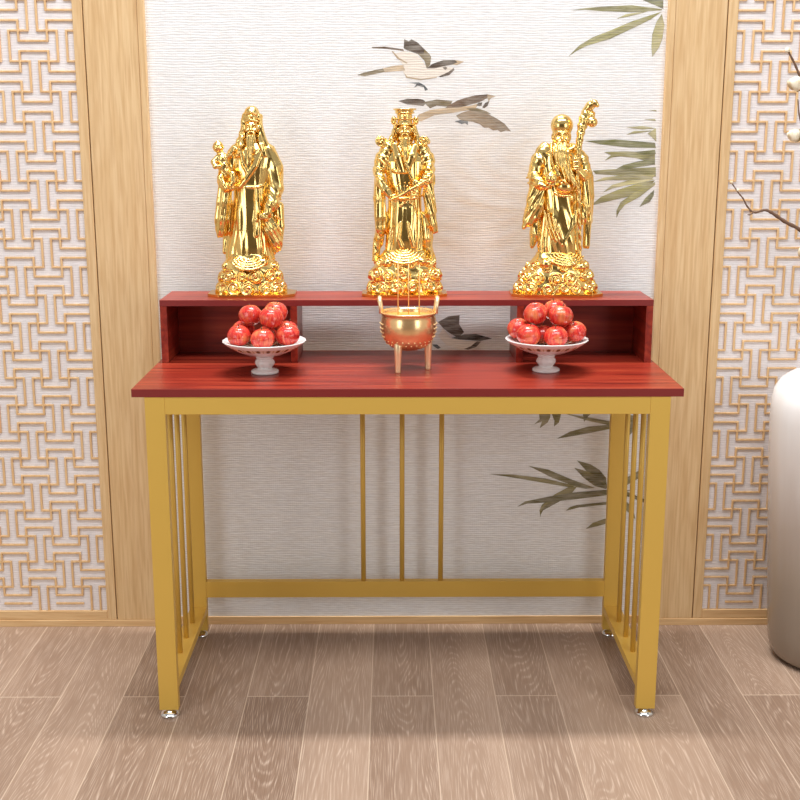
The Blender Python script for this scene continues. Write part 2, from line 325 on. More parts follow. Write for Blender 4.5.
MURAL=[
 ('cream',[(-0.0038,1.5129),(0.0267,1.5065),(0.0491,1.4798),(0.0714,1.4734),(0.0992,1.4771),(0.1187,1.4734),(0.1105,1.461),(0.0771,1.4519),(0.0381,1.4465),(0.0046,1.4502),(-0.0065,1.4626),(-0.0038,1.4771),(-0.0288,1.5065)]),
 ('olivebr',[(-0.1208,1.4556),(-0.1012,1.4625),(-0.0566,1.4717),(-0.0511,1.4636),(-0.1013,1.4529)]),
 ('tan',[(-0.0566,1.4717),(-0.0344,1.4771),(-0.0066,1.4798),(-0.001,1.4663),(-0.0288,1.4647),(-0.0511,1.4626)]),
 ('brown',[(-0.0842,1.5224),(-0.0509,1.5235),(-0.0066,1.5172),(-0.0038,1.5129),(-0.051,1.5182),(-0.0814,1.5198)]),
 ('tan',[(-0.0315,1.5129),(-0.0166,1.4969),(0.0046,1.4851),(0.0023,1.483),(-0.0205,1.4947),(-0.0343,1.5118)]),
 ('dark',[(-0.0038,1.5411),(0.0073,1.5358),(0.0144,1.5406),(0.0294,1.5331),(0.0461,1.5172),(0.0445,1.5065),(0.0295,1.5065),(0.0045,1.5145),(-0.0049,1.5198)]),
 ('olivebr',[(0.0295,1.5065),(0.0445,1.5065),(0.0461,1.5172),(0.0589,1.5055),(0.0629,1.4985),(0.0602,1.4798),(0.0519,1.4717),(0.0462,1.4905)]),
 ('dark',[(0.0519,1.4717),(0.0658,1.4825),(0.0935,1.4916),(0.1213,1.4916),(0.128,1.4862),(0.1158,1.4809),(0.0992,1.4782),(0.0714,1.4717)]),
 ('tan',[(0.1213,1.4916),(0.1447,1.4879),(0.127,1.4798),(0.1158,1.4809),(0.128,1.4862)]),
 ('dark',[(0.0909,1.4734),(0.0981,1.476),(0.1037,1.4728),(0.0982,1.468)]),
 ('dark',[(0.0827,1.4529),(0.1049,1.4626),(0.1187,1.4728),(0.1204,1.468),(0.1077,1.4556),(0.0855,1.4508)]),
 ('tan',[(-0.0038,1.461),(0.0046,1.4518),(0.0381,1.4465),(0.0771,1.4519),(0.0771,1.4497),(0.0381,1.4438),(0.0018,1.4491)]),
 ('claw',[(0.0074,1.4373),(0.0325,1.4384),(0.0465,1.4314),(0.055,1.4216),(0.0483,1.4178),(0.0449,1.427),(0.0298,1.4303),(0.0214,1.426),(0.027,1.4346)]),
 ('dark',[(-0.0188,1.3934),(0.0047,1.3989),(0.0299,1.3989),(0.0439,1.3967),(0.0523,1.3891),(0.044,1.3815),(0.0271,1.3837),(0.0047,1.3853)]),
 ('olivebr',[(0.0439,1.3907),(0.0775,1.3973),(0.1167,1.3935),(0.1112,1.3837),(0.1056,1.3799),(0.0776,1.3826),(0.0608,1.3761)]),
 ('tan',[(0.0244,1.3471),(0.0328,1.3608),(0.0608,1.3717),(0.1057,1.3782),(0.1561,1.381),(0.184,1.3881),(0.173,1.3744),(0.117,1.3652),(0.0721,1.3597),(0.0385,1.3444)]),
 ('brown',[(0.0973,1.3761),(0.1056,1.3815),(0.1279,1.3946),(0.1502,1.4016),(0.1726,1.4071),(0.2033,1.4098),(0.2079,1.4033),(0.184,1.3908),(0.1561,1.3837),(0.1393,1.3788)]),
 ('tan',[(0.2033,1.4098),(0.2241,1.4054),(0.2119,1.4),(0.2064,1.3924),(0.2034,1.4016)]),
 ('dark',[(0.1757,1.3826),(0.1812,1.3891),(0.1907,1.3902),(0.1886,1.3815)]),
 ('dark',[(0.1909,1.3783),(0.198,1.3891),(0.2086,1.3935),(0.2038,1.3815),(0.1954,1.3761)]),
 ('greybr',[(0.1261,1.3581),(0.1395,1.3652),(0.1618,1.3717),(0.1843,1.369),(0.2012,1.3646),(0.2296,1.3499),(0.2467,1.339),(0.264,1.3198),(0.2515,1.3225),(0.2386,1.3181),(0.2301,1.3236),(0.2188,1.3225),(0.2075,1.3291),(0.1962,1.3291),(0.1848,1.3378),(0.1678,1.3433),(0.1453,1.3455),(0.134,1.3499)]),
 ('olivebr',[(0.1506,1.3761),(0.1786,1.3761),(0.2012,1.369),(0.2136,1.3619),(0.19,1.3652),(0.1618,1.3706)]),
 ('claw',[(0.1217,1.3444),(0.1369,1.3471),(0.1555,1.3433),(0.1556,1.3357),(0.1482,1.34),(0.1398,1.3373),(0.1313,1.3417)]),
 ('dark',[(0.0846,0.8377),(0.1104,0.8523),(0.1404,0.8559),(0.1392,0.8324),(0.1524,0.8114),(0.137,0.7956),(0.1108,0.8114),(0.0977,0.8219)]),
 ('cream',[(0.0977,0.8209),(0.1187,0.7956),(0.1631,0.7876),(0.1943,0.7876),(0.1789,0.7717),(0.1425,0.7649),(0.1059,0.7771),(0.0849,0.8009)]),
 ('ink',[(0.1187,0.7956),(0.1525,0.805),(0.1837,0.8061),(0.2255,0.7944),(0.1943,0.7876),(0.1631,0.7903),(0.1422,0.7913)]),
 ('dark',[(0.1529,0.7665),(0.1695,0.7733),(0.1865,0.7871),(0.197,0.786),(0.1842,0.7717),(0.1634,0.7649)]),
 ('claw',[(0.0694,0.7787),(0.0824,0.7787),(0.0919,0.7703),(0.0851,0.7666),(0.0747,0.7729)]),
 ('leaf',[(0.405,1.6087),(0.4385,1.6139),(0.4788,1.6177),(0.5529,1.621),(0.6275,1.6121),(0.6276,1.6095),(0.5536,1.6049),(0.4792,1.6075),(0.4386,1.61)]),
 ('leafd',[(0.5793,1.6332),(0.6298,1.6332),(0.6308,1.6127),(0.6101,1.6217)]),
 ('leaf',[(0.4017,1.5004),(0.428,1.5265),(0.4612,1.5461),(0.5013,1.561),(0.5545,1.583),(0.6278,1.6063),(0.6016,1.5882),(0.5685,1.572),(0.5021,1.5415),(0.4483,1.5266),(0.4216,1.5135)]),
 ('leafl',[(0.5171,1.5894),(0.5403,1.5998),(0.6006,1.6095),(0.574,1.6011),(0.5406,1.5933)]),
 ('leafl',[(0.628,1.6011),(0.6354,1.5753),(0.6323,1.5429),(0.6251,1.5221),(0.6092,1.4992),(0.606,1.5234),(0.6067,1.5526),(0.6154,1.5818)]),
 ('leafd',[(0.4496,1.2967),(0.5254,1.3001),(0.626,1.292),(0.6287,1.2791),(0.5608,1.2805),(0.4914,1.2879)]),
 ('leaf',[(0.499,1.269),(0.5543,1.271),(0.6272,1.2676),(0.6287,1.2371),(0.6039,1.2473),(0.5828,1.2541),(0.541,1.2588),(0.5203,1.2561),(0.5012,1.248),(0.5166,1.2616)]),
 ('leafd',[(0.5251,1.2235),(0.5488,1.2371),(0.5866,1.2466),(0.6279,1.252),(0.6286,1.2385),(0.5907,1.233),(0.5562,1.2269)]),
 ('leaf',[(0.4716,1.2235),(0.5145,1.2262),(0.5631,1.2289),(0.631,1.2317),(0.6321,1.2085),(0.5639,1.2098),(0.4802,1.2146)]),
 ('leafl',[(0.4726,1.1948),(0.5014,1.2064),(0.5568,1.2126),(0.6298,1.2126),(0.6233,1.203),(0.5574,1.1996),(0.5086,1.1996)]),
 ('leafl',[(0.4994,1.1687),(0.523,1.188),(0.5643,1.1996),(0.6303,1.203),(0.5994,1.1927),(0.551,1.1859),(0.5234,1.179)]),
 ('leaf',[(0.4692,1.1357),(0.4963,1.1584),(0.5375,1.1756),(0.5856,1.1907),(0.6305,1.1996),(0.614,1.179),(0.5799,1.1619),(0.5246,1.1495)]),
 ('leaf',[(0.5369,1.1052),(0.5361,1.1239),(0.5457,1.1446),(0.5796,1.1687),(0.6307,1.1948),(0.631,1.1879),(0.594,1.1584),(0.5565,1.1377),(0.5432,1.1205)]),
 ('leafd',[(0.5938,1.1329),(0.6082,1.155),(0.6295,1.1756),(0.6288,1.1605),(0.6191,1.1446)]),
 ('leafl',[(0.5518,1.3297),(0.593,1.333),(0.6264,1.3276),(0.5934,1.3243)]),
 ('leafl',[(0.5526,1.3115),(0.5729,1.3209),(0.6211,1.3223),(0.5938,1.3169)]),
 ('leafl',[(0.5943,1.3491),(0.6232,1.3498),(0.6255,1.3451)]),
 ('leafl',[(0.6064,1.3718),(0.6256,1.3718),(0.6258,1.3685)]),
 ('leafl',[(0.6063,1.3149),(0.6264,1.3276),(0.6293,1.2947),(0.6185,1.3048)]),
 ('leafd',[(0.5751,1.2697),(0.6269,1.2744),(0.6294,1.2643),(0.5962,1.2629)]),
 ('leafk',[(0.3407,0.5639),(0.3552,0.5779),(0.3531,0.5932),(0.3828,0.5932),(0.3831,0.584),(0.3763,0.5687),(0.3559,0.5534),(0.3614,0.5718)]),
 ('leafk',[(0.3864,0.5932),(0.4114,0.5932),(0.4088,0.5797),(0.4061,0.5687),(0.3934,0.5576),(0.3941,0.5736)]),
 ('leafk',[(0.4173,0.5944),(0.4771,0.5839),(0.5341,0.5734),(0.6151,0.561),(0.5345,0.5623),(0.4834,0.5735)]),
 ('leafk',[(0.4015,0.5244),(0.4367,0.544),(0.484,0.5575),(0.5345,0.5623),(0.6032,0.561),(0.535,0.55),(0.4787,0.5378)]),
 ('leafk',[(0.4678,0.5961),(0.4945,0.5961),(0.483,0.5857),(0.4728,0.5698)]),
 ('leafk',[(0.4573,0.4648),(0.4937,0.4541),(0.5183,0.4385),(0.5372,0.4165),(0.5415,0.3851),(0.5198,0.3996),(0.4948,0.4229)]),
 ('leafk',[(0.4507,0.4448),(0.4884,0.4335),(0.513,0.4197),(0.538,0.3977),(0.5384,0.3851),(0.5079,0.3934),(0.477,0.4166)]),
 ('leafk',[(0.3286,0.45),(0.3799,0.44),(0.4409,0.4136),(0.5081,0.3883),(0.4841,0.3859),(0.4598,0.3903),(0.3926,0.4168)]),
 ('leafk',[(0.2239,0.4277),(0.2901,0.4258),(0.3746,0.415),(0.4566,0.3941),(0.4417,0.3897),(0.3689,0.403),(0.2903,0.417)]),
 ('leafk',[(0.3643,0.3051),(0.3613,0.3254),(0.3675,0.3412),(0.4,0.3696),(0.4416,0.3935),(0.4597,0.3909),(0.4424,0.3683),(0.4127,0.3494),(0.371,0.3254),(0.3652,0.314)]),
 ('leafk',[(0.3011,0.3357),(0.3219,0.3508),(0.3821,0.3634),(0.4422,0.3746),(0.4904,0.3789),(0.5626,0.3844),(0.6111,0.3818),(0.5632,0.3706),(0.4609,0.3569),(0.3765,0.3476),(0.3281,0.3445)]),
 ('leafk',[(0.4317,0.324),(0.4434,0.3348),(0.4614,0.3404),(0.5338,0.3485),(0.5943,0.3503),(0.5401,0.3415),(0.4677,0.3334)]),
 ('leafk',[(0.488,0.2729),(0.5057,0.2895),(0.5357,0.3009),(0.5778,0.3091),(0.5603,0.2932),(0.5242,0.2818)]),
 ('leafk',[(0.5384,0.387),(0.5856,0.4133),(0.6384,0.4445),(0.6218,0.4132),(0.5865,0.3913),(0.5628,0.3807)]),
 ('leafk',[(0.5446,0.382),(0.5869,0.3819),(0.6485,0.3565),(0.652,0.347),(0.5998,0.3629),(0.5631,0.3725)]),
 ('leafk',[(0.5633,0.3693),(0.588,0.3566),(0.6133,0.3312),(0.6208,0.2994),(0.5954,0.3249),(0.5701,0.3503)]),
 ('leafk',[(0.5661,0.5929),(0.608,0.5867),(0.6154,0.5561),(0.5925,0.5315),(0.5852,0.5623)]),
 ('leafk',[(0.6406,0.6294),(0.6453,0.6294),(0.6516,0.4445),(0.6581,0.2546),(0.6557,0.2546),(0.648,0.4445)]),
]
def build_mural():
    verts, faces, cols = [], [], []
    x0, x1, z0, z1 = -.6385, .6425, 0.0, ZT
    nx, nz = 150, 300
    xs = np.linspace(x0, x1, nx); zs = np.linspace(z0, z1, nz)
    def g(x, z, cx, cz, sx, sz): return math.exp(-((x-cx)/sx)**2-((z-cz)/sz)**2)
    for z in zs:
        for x in xs:
            verts.append((x, WY, z))
            wv = .5+.5*math.sin(38*x+9*math.sin(21*z)+4*math.sin(11*x-17*z))
            wv2 = .5+.5*math.sin(70*z+12*math.sin(9*x)+6*math.sin(17*z))
            t = .36*g(x, z, .20, 1.17, .22, .20)*(.5+.5*wv)+.28*g(x, z, .1, 1.05, .25, .08)*(.2+.8*wv2)+.16*g(x, z, -.55, 1.05, .25, .25)
            t = min(t, .8)
            # thin ink contour of the far hill
            zc = 1.165-.02*math.sin((x-.08)*9)-.11*(x-.08)
            if .09 < x < .33: t += .35*math.exp(-((z-zc)/.006)**2)*(1-abs(x-.2)/.14 if abs(x-.2) < .14 else 0)
            a, b = (241, 242, 244), (212, 186, 156)
            cols.append(srgb(*[a[i]+(b[i]-a[i])*t for i in range(3)]))
    for j in range(nz-1):
        for i in range(nx-1):
            k = j*nx+i; faces.append((k, k+1, k+nx+1, k+nx))
    lift = 0
    for cname, pts in MURAL:
        base = COLS[cname]; k0 = len(verts); lift += 1
        n = len(pts); cx = sum(p[0] for p in pts)/n; cz = sum(p[1] for p in pts)/n
        R = max(math.hypot(p[0]-cx, p[1]-cz) for p in pts)
        for i, (x, z) in enumerate(pts):
            x = min(max(x, x0+.0005), x1-.0005)
            verts.append((x, WY-.0005-.000012*lift, z))
            d = math.hypot(x-cx, z-cz)/R
            s = random.uniform(.86, 1.12)
            if cname.startswith('leaf'): s *= .88+.25*(i % 2)
            cols.append(srgb(*[min(255, c*s) for c in base]))
        if cname == 'cream': 
            for q in range(n): cols[k0+q] = srgb(*COLS['cream'])
        faces.append(tuple(range(k0, k0+n)))
    me = bpy.data.meshes.new('wall_back'); me.from_pydata(verts, [], faces)
    at = me.color_attributes.new('Col', 'FLOAT_COLOR', 'POINT')
    at.data.foreach_set('color', np.array(cols, dtype=np.float32).ravel())
    # make every face look into the room
    bm = bmesh.new(); bm.from_mesh(me)
    bm.normal_update()
    fl = [f for f in bm.faces if f.normal.y > 0]
    if fl: bmesh.ops.reverse_faces(bm, faces=fl)
    # core of the wall behind the paper
    box_bm(bm, (x0-.01, WY+.0006, 0), (x1+.01, WY+.05, ZT), 0)
    bm.to_mesh(me); bm.free()
    return tag(link_mesh('wall_back', me, M['mural']), kind='structure')
build_mural()

# oak panelling either side of the mural, with its reveal, joint and narrow frame
for s, side in ((-1, 'left'), (1, 'right')):
    e = .6378 if s < 0 else .6417; gv = .7853
    def bx(name, a, b, y0, z0, z1, mat, bev=.0012):
        lo, hi = sorted((s*a, s*b)); return box(name, (lo, y0, z0), (hi, WY+.045, z1), mat, None, bev)
    n0 = 1 if s < 0 else 4
    tag(bx('trim_%d' % n0, e, e+.0165, PF-.0015, .0, ZT, M['oak']), kind='structure')
    tag(bx('trim_%d' % (n0+1), e+.0170, gv, PF, .0195, ZT, M['oak'], .0018), kind='structure')
    lo, hi = sorted((s*(e+.012), s*1.75))
    tag(box('wall_back_%s' % side, (lo, PF+.012, 0), (hi, WY+.05, ZT), M['groove'], None, 0), kind='structure')
    lo, hi = sorted((s*(e+.0170), s*1.75))
    tag(box('baseboard_%s' % side, (lo, PF-.002, 0), (hi, WY+.04, .0190), M['oak_x'], None, .001), kind='structure')
tag(box('baseboard_back', (-.6370, WY-.004, 0), (.641, WY+.03, .0222), M['oak_x'], None, .001), kind='structure')

# carved lattice screens
def lattice_screen(s, label):
    gv = .7876
    root = empty('lattice_screen', (s*gv, PF, .0195)); ox = root.location.copy()
    tag(root, label, 'screen', 'carved lattice screens either side of the mural')
    X0 = .8125; X1 = X0+.0705*12           # inner field, measured from the room's centre line
    Z0, Z1 = .045, .1139+.0723*35
    def P(a, b, y0, y1, z0, z1, bm, bev=.001):
        lo, hi = sorted((s*a, s*b)); box_bm(bm, (lo-ox.x, y0-ox.y, z0-ox.z), (hi-ox.x, y1-ox.y, z1-ox.z), bev)
    bm = bmesh.new()
    P(gv, X0, PF, WY+.01, .0195, Z1+.03, bm, .0018); from_bm('side_rail', bm, M['oak'], root)
    bm = bmesh.new(); P(X1, X1+.03, PF, WY+.01, .0195, Z1+.03, bm, .0018); from_bm('side_rail', bm, M['oak'], root)
    bm = bmesh.new(); P(X0, X1, PF+.0004, WY+.01, .0195, Z0, bm, .0015); from_bm('bottom_rail', bm, M['oak_x'], root)
    bm = bmesh.new(); P(X0, X1, PF+.0004, WY+.01, Z1, Z1+.03, bm, .0015); from_bm('top_rail', bm, M['oak_x'], root)
    bm = bmesh.new(); P(X0, X1, PF+.0075, WY-.002, Z0, Z1, bm, 0)
    from_bm('backing_panel', bm, M['backing'], root)
    # strips: pairs of bars in a basket weave, cross links where four cells meet
    bm = bmesh.new(); hx, hy, w_ = .0705, .0723, .0025
    y0, y1 = PF+.0015, PF+.0077
    def bar(xa, xb, za, zb):
        xa, xb = max(min(xa, xb), X0), min(max(xa, xb), X1); za, zb = max(za, Z0), min(zb, Z1)
        if xb-xa < .001 or zb-za < .001: return
        lo, hi = sorted((s*xa, s*xb))
        yy = y0+(.0004 if xb-xa > zb-za else 0)
        box_bm(bm, (lo-ox.x, yy-ox.y, za-ox.z), (hi-ox.x, y1-ox.y, zb-ox.z), .0007, 1)
    for k in range(13):
        for j in range(0, 36):
            cx = X0+hx/2-.0057+k*hx; cz = .0778+j*hy
            if (k+j) % 2:      # horizontal pair
                for d in (-.0120, .0120): bar(cx-hx/2-w_, cx+hx/2+w_, cz+d-w_, cz+d+w_)
            else:
                for d in (-.0118, .0118): bar(cx+d-w_, cx+d+w_, cz-hy/2-w_, cz+hy/2+w_)
            # crossing at the cell's upper outer corner
            qx, qz = cx+hx/2, cz+hy/2
            for (qx, qz) in ([(qx, qz)] if k < 12 else []):
                bar(qx-w_, qx+w_, qz-(hy/2-.0120), qz+(hy/2-.0120)); bar(qx-(hx/2-.0118), qx+(hx/2-.0118), qz-w_, qz+w_)
            if k == 0: bar(X0, X0-.0057+(hx/2-.0118), qz-w_, qz+w_)
    from_bm('carved_lattice', bm, M['lattice'], root)
    return root
lattice_screen(-1, 'carved interlocking wooden lattice screen on white backing, at the left of the mural')
lattice_screen(1, 'carved interlocking wooden lattice screen on white backing, behind the tall vase at the right')

# ------------------------------------------------------------------ altar table
T = .7754
tb = empty('altar_table', (0, 0, 0))
tag(tb, 'long red wooden altar table with raised shelf on a gold metal frame', 'table')
box('tabletop', (-.6, 0, T-.0177), (.6, .4629, T), M['red'], tb, .0008)
tag(box('edge_band', (-.6, -.0008, T-.0178), (.6, .0004, T-.0002), M['red_edge'], tb.children[0], 0), 'darker red edge band')
# raised shelf (hutch)
HZ = .9273; hy0, hy1 = .2998, .4628
x0, x1 = -.5896, .5916
def shelf_outline(): return [(x0, hy0), (x1, hy0), (x1, hy1-.035), (x1-.012, hy1-.008), (x1-.03, hy1), (x0, hy1)]
sh = prism('raised_shelf', [(x0, hy0), (x1, hy0), (x1, hy1), (x0, hy1)], HZ-.0145, HZ, M['red'], tb, .0006)
tag(box('edge_band', (x0, hy0-.0008, HZ-.0143), (x1, hy0+.0003, HZ-.0002), M['red_edge'], sh, 0), 'darker red edge band')
for a, b in ((x0, x0+.0165), (x1-.0165, x1)):
    p = box('side_panel', (a, hy0, T), (b, hy1, HZ-.0145), M['red_y'], sh, .0005)
for a, b in ((-.2783, -.2618), (.2648, .2813)):
    p = box('divider', (a, hy0, T), (b, hy1, HZ-.0145), M['red_y'], sh, .0005)
for a, b in ((x0+.0165, -.2783), (.2813, x1-.0165)):
    box('back_panel', (a, hy1-.014, T), (b, hy1-.002, HZ-.0145), M['red'], sh, 0)
# gold frame: flat tubes 47 x 20 mm
LX = .5728; LW = .0440; ZB = .0165; ZA = T-.0177
S_ = M['steel']
for s in (-1, 1):
    for yy in (0.0, .4440):
        lo, hi = sorted((s*LX, s*(LX-LW)))
        lg = box('leg', (lo, yy, ZB), (hi, yy+.0215, ZA), S_, tb, .0012)
        cx, cy = (lo+hi)/2, yy+.0115
        bm = bmesh.new()
        lathe_bm(bm, [(.004, 0.0), (.0215, 0.0), (.0228, .0015), (.0228, .004), (.0205, .0070), (.015, .0105), (.009, .0125), (.009, ZB+.001)], 40, cx, cy)
        bmesh.ops.recalc_face_normals(bm, faces=list(bm.faces))
        ft = tag(from_bm('glide_foot', bm, M['chrome'], lg), 'chrome glide foot')
    lo, hi = sorted((s*LX, s*(LX-LW)))
    box('side_rail', (lo, .0215, ZA-.02), (hi, .4440, ZA), S_, tb, .001)
    box('side_rail', (lo, .0215, .064), (hi, .4440, .084), S_, tb, .001)
    for yy in (.165, .252, .345):
        tube('side_rod', [(s*.551, yy, .0835), (s*.551, yy, .5), (s*.551, yy, ZA-.0195)], .0065, S_, tb, 16)
xi = LX-LW
box('apron', (-xi, 0.0003, ZA-.0394), (xi, .0208, ZA), S_, tb, .001)
box('apron', (-xi, .4443, ZA-.0394), (xi, .4652, ZA), S_, tb, .001)
box('stretcher', (-xi, .4443, .1110), (xi, .4652, .1555), S_, tb, .001)
for xx in (-.1113, -.0091, .0932):
    tube('back_rod', [(xx, .4550, .1550), (xx, .4550, .45), (xx, .4550, ZA-.04)], .0065, S_, tb, 16)

# ------------------------------------------------------------------ fruit bowls and apples
def fruit_bowl(x, y, label):
    r = empty('fruit_bowl', (x, y, T)); tag(r, label, 'bowl', 'white footed bowls of apples')
    prof = [(.006, .040), (.020, .041), (.040, .046), (.060, .0545), (.076, .0635), (.087, .0715), (.0905, .0748), (.0925, .0765), (.0932, .0782), (.0922, .0795), (.0895, .0785),
            (.082, .0748), (.068, .0695), (.050, .0642), (.030, .0607), (.012, .0595), (.002, .0593)]
    prof = [(a_*1.028, b_*.97) for a_, b_ in prof]
    bm = bmesh.new()
    lathe_bm(bm, prof, 96, wob=lambda a, z: 1+(.008*math.cos(24*a) if z > .072 else 0))
    bmesh.ops.recalc_face_normals(bm, faces=list(bm.faces))
    from_bm('dish', bm, M['porcelain_band'], r)
    lathe('pedestal', [(a_, b_*.97) for a_, b_ in [(.0305, 0), (.0320, .002), (.0315, .006), (.0270, .009), (.0185, .0105), (.0155, .0125), (.0165, .0150), (.0195, .0180), (.0222, .0225), (.0225, .0270), (.0205, .0310), (.0180, .0335), (.0190, .0350), (.0205, .0375), (.0205, .0400), (.016, .0425)]],
          M['porcelain'], r, 64, wob=lambda a, z: 1+(.03*math.cos(12*a) if .012 < z < .033 else 0))
    return r
fruit_bowl(-.3284, .177, 'white footed porcelain bowl holding apples, left of the censer')
fruit_bowl(.3240, .195, 'white footed porcelain bowl holding apples, right of the censer')

def make_apple():
    r = empty('apple', (0, 0, 0))
    bm = bmesh.new(); n = 40; prof = []
    N = 26
    for i in range(N+1):
        t = PI*i/N
        rr = .0272*math.sin(t)*(1+.10*math.cos(t))        # wider above
        z = -.0250*math.cos(t)
        # dimples
        z -= .0085*math.exp(-(math.sin(t)/.33)**2) if t > PI/2 else -.0045*math.exp(-(math.sin(t)/.30)**2)
        prof.append((max(rr*(1 if t < PI/2 else 1.04), .0004), z))
    lathe_bm(bm, prof, n, wob=lambda a, z: 1+.022*math.cos(5*a+.4)*(1 if z < 0 else .5)+.012*math.cos(2*a))
    bmesh.ops.recalc_face_normals(bm, faces=list(bm.faces))
    from_bm('flesh', bm, M['apple'], r, True)
    tube('stalk', [(0, 0, .0150), (.0006, .0004, .021), (.0022, .001, .0275)], [.0011, .0009, .0013], M['stalk'], r, 8)
    return r
apple0 = make_apple(); first = [True]
def place_apple(x, y, z, tilt, ta, sc, label, group):
    if first[0]: a = apple0; first[0] = False
    else:
        a = apple0.copy(); COL.objects.link(a)
        for ch in apple0.children:
            cc = ch.copy(); COL.objects.link(cc); cc.parent = a
    a.location = (x, y, z); a.rotation_euler = (tilt*math.cos(ta), tilt*math.sin(ta), random.uniform(0, 6.28)); a.scale = (sc,)*3
    tag(a, label, 'apple', group)
L, R = 'left', 'right'
gl, gr = 'red apples piled in the left bowl', 'red apples piled in the right bowl'
def apples(bx_, by, spec, grp, side):
    for (dx, dy, dz, tilt, ta, sc, lab) in spec:
        place_apple(bx_+dx, by+dy, T+dz+.0045, tilt, ta, sc, lab+' in the %s bowl' % side, grp)
apples(-.3284, .177, [
 (-.0545, -.028, .0880, .15, 1.0, .98, 'red apple at the front left of the bottom layer'),
 (.0015, -.046, .0840, .10, 4.0, .98, 'red apple in the front middle of the bottom layer'),
 (.0560, -.022, .0885, .20, 2.0, 1.0, 'red apple at the front right of the bottom layer'),
 (-.0500, .034, .0900, .30, 5.0, .95, 'red apple half hidden at the back left of the bottom layer'),
 (.0040, .020, .0800, .10, 1.0, .92, 'red apple mostly hidden in the middle of the bottom layer'),
 (.0500, .036, .0900, .25, 3.0, .95, 'red apple half hidden at the back right of the bottom layer'),
 (-.0320, .008, .1290, .45, 4.6, .98, 'red apple tilted over on the left of the top layer'),
 (.0190, -.014, .1275, .25, 3.4, 1.0, 'red apple at the front right of the top layer'),
 (.0240, .042, .1310, .15, 1.5, 1.0, 'red apple at the back right of the top layer')], gl, L)
apples(.3240, .195, [
 (-.0450, -.032, .0870, .15, 3.0, 1.02, 'red apple at the front left of the bottom layer'),
 (.0150, -.045, .0845, .10, 1.0, 1.0, 'red apple in the front middle of the bottom layer'),
 (.0640, -.008, .0900, .35, 4.2, .95, 'red apple at the front right of the bottom layer'),
 (-.0640, .022, .0930, .30, 5.6, .95, 'red apple half hidden at the back left of the bottom layer'),
 (-.0080, .014, .0800, .10, 2.0, .92, 'red apple mostly hidden in the middle of the bottom layer'),
 (.0430, .046, .0910, .25, 3.0, .95, 'red apple half hidden at the back right of the bottom layer'),
 (-.0270, .004, .1310, .40, 5.2, 1.0, 'red apple tilted to the left in the top layer'),
 (.0300, -.010, .1275, .20, 3.3, 1.03, 'red apple at the front right of the top layer'),
 (.0230, .044, .1330, .15, 1.5, 1.0, 'red apple at the back right of the top layer')], gr, R)

# ------------------------------------------------------------------ censer with incense
CX, CY = .0035, .212
ce = empty('incense_censer', (CX, CY, T))
tag(ce, 'round brass tripod censer with two upright handles, in the middle of the table', 'incense burner')
ZR = .139
prof = [(.003, .0475), (.024, .0490), (.040, .0550), (.0525, .0655), (.0605, .0790), (.0645, .0940), (.0652, .1080), (.0640, .1220), (.0622, .1300), (.0640, .1335), (.0665, .1345), (.0672, .1370), (.0655, .1385),
        (.0612, .1380), (.0595, .1340), (.0585, .1260)]
lathe('pot', prof, M['brass'], ce, 72, cap=False)
lathe('sand', [(.0005, .131), (.020, .1305), (.040, .129), (.0600, .1275)], M['ash'], ce, 40, cap=False)
bm = bmesh.new()
pz = [p[1] for p in prof[:8]]; pr_ = [p[0] for p in prof[:8]]
spots = [(2*PI*(k+.5*r_)/26, z_) for r_, z_ in ((0, .0640), (1, .0720)) for k in range(26)]
spots += [(side+d*.14, z_) for side in (0, PI) for z_ in (.081, .091, .101, .111) for d in (-3, -2, -1, 0, 1, 2, 3)]
for a, zz in spots:
    rr = float(np.interp(zz, pz, pr_))+.0004
    t = bmesh.new(); bmesh.ops.create_icosphere(t, subdivisions=2, radius=.0018)
    for v in t.verts: v.co += Vector((rr*math.cos(a), rr*math.sin(a), zz))
    for f in t.faces: f.smooth = True
    merge(bm, t)
tag(from_bm('stud_rows', bm, M['pale_brass'], ce), kind='stuff')
for a in (math.radians(-88+90), math.radians(-90-32), math.radians(-90-148)):
    cx, cy = .046*math.cos(a), .046*math.sin(a)
    bm = bmesh.new()
    lathe_bm(bm, [(.0062, 0), (.0068, .001), (.0066, .004), (.0072, .02), (.0085, .045), (.0098, .062), (.0080, .074)], 24, cx, cy)
    bmesh.ops.recalc_face_normals(bm, faces=list(bm.faces)); from_bm('leg', bm, M['pale_brass'], ce)
for s in (-1, 1):
    bm = bmesh.new(); 
    # upright loop handle standing on the rim, seen edge on
    pts = [(s*.0630, -.016, .135), (s*.0640, -.0165, .150), (s*.0660, -.0160, .162), (s*.0668, -.010, .1690), (s*.0668, 0, .1700), (s*.0668, .010, .1690), (s*.0660, .0160, .162), (s*.0640, .0165, .150), (s*.0630, .016, .135)]
    tube_bm(bm, pts, .0048, 14); bmesh.ops.recalc_face_normals(bm, faces=list(bm.faces)); from_bm('handle', bm, M['pale_brass'], ce)
for dx, lab in ((-.0240, 'pale incense stick on the left in the brass censer'), (.0003, 'pale incense stick in the middle of the brass censer'), (.0250, 'pale incense stick on the right in the brass censer')):
    o = tube('incense_stick', [(0, 0, 0), (0, 0, .06), (0, 0, .120)], .0012, M['incense'], None, 10)
    o.location = (CX+dx, CY, T+.1275); tag(o, lab, 'incense stick', 'incense sticks in the censer')
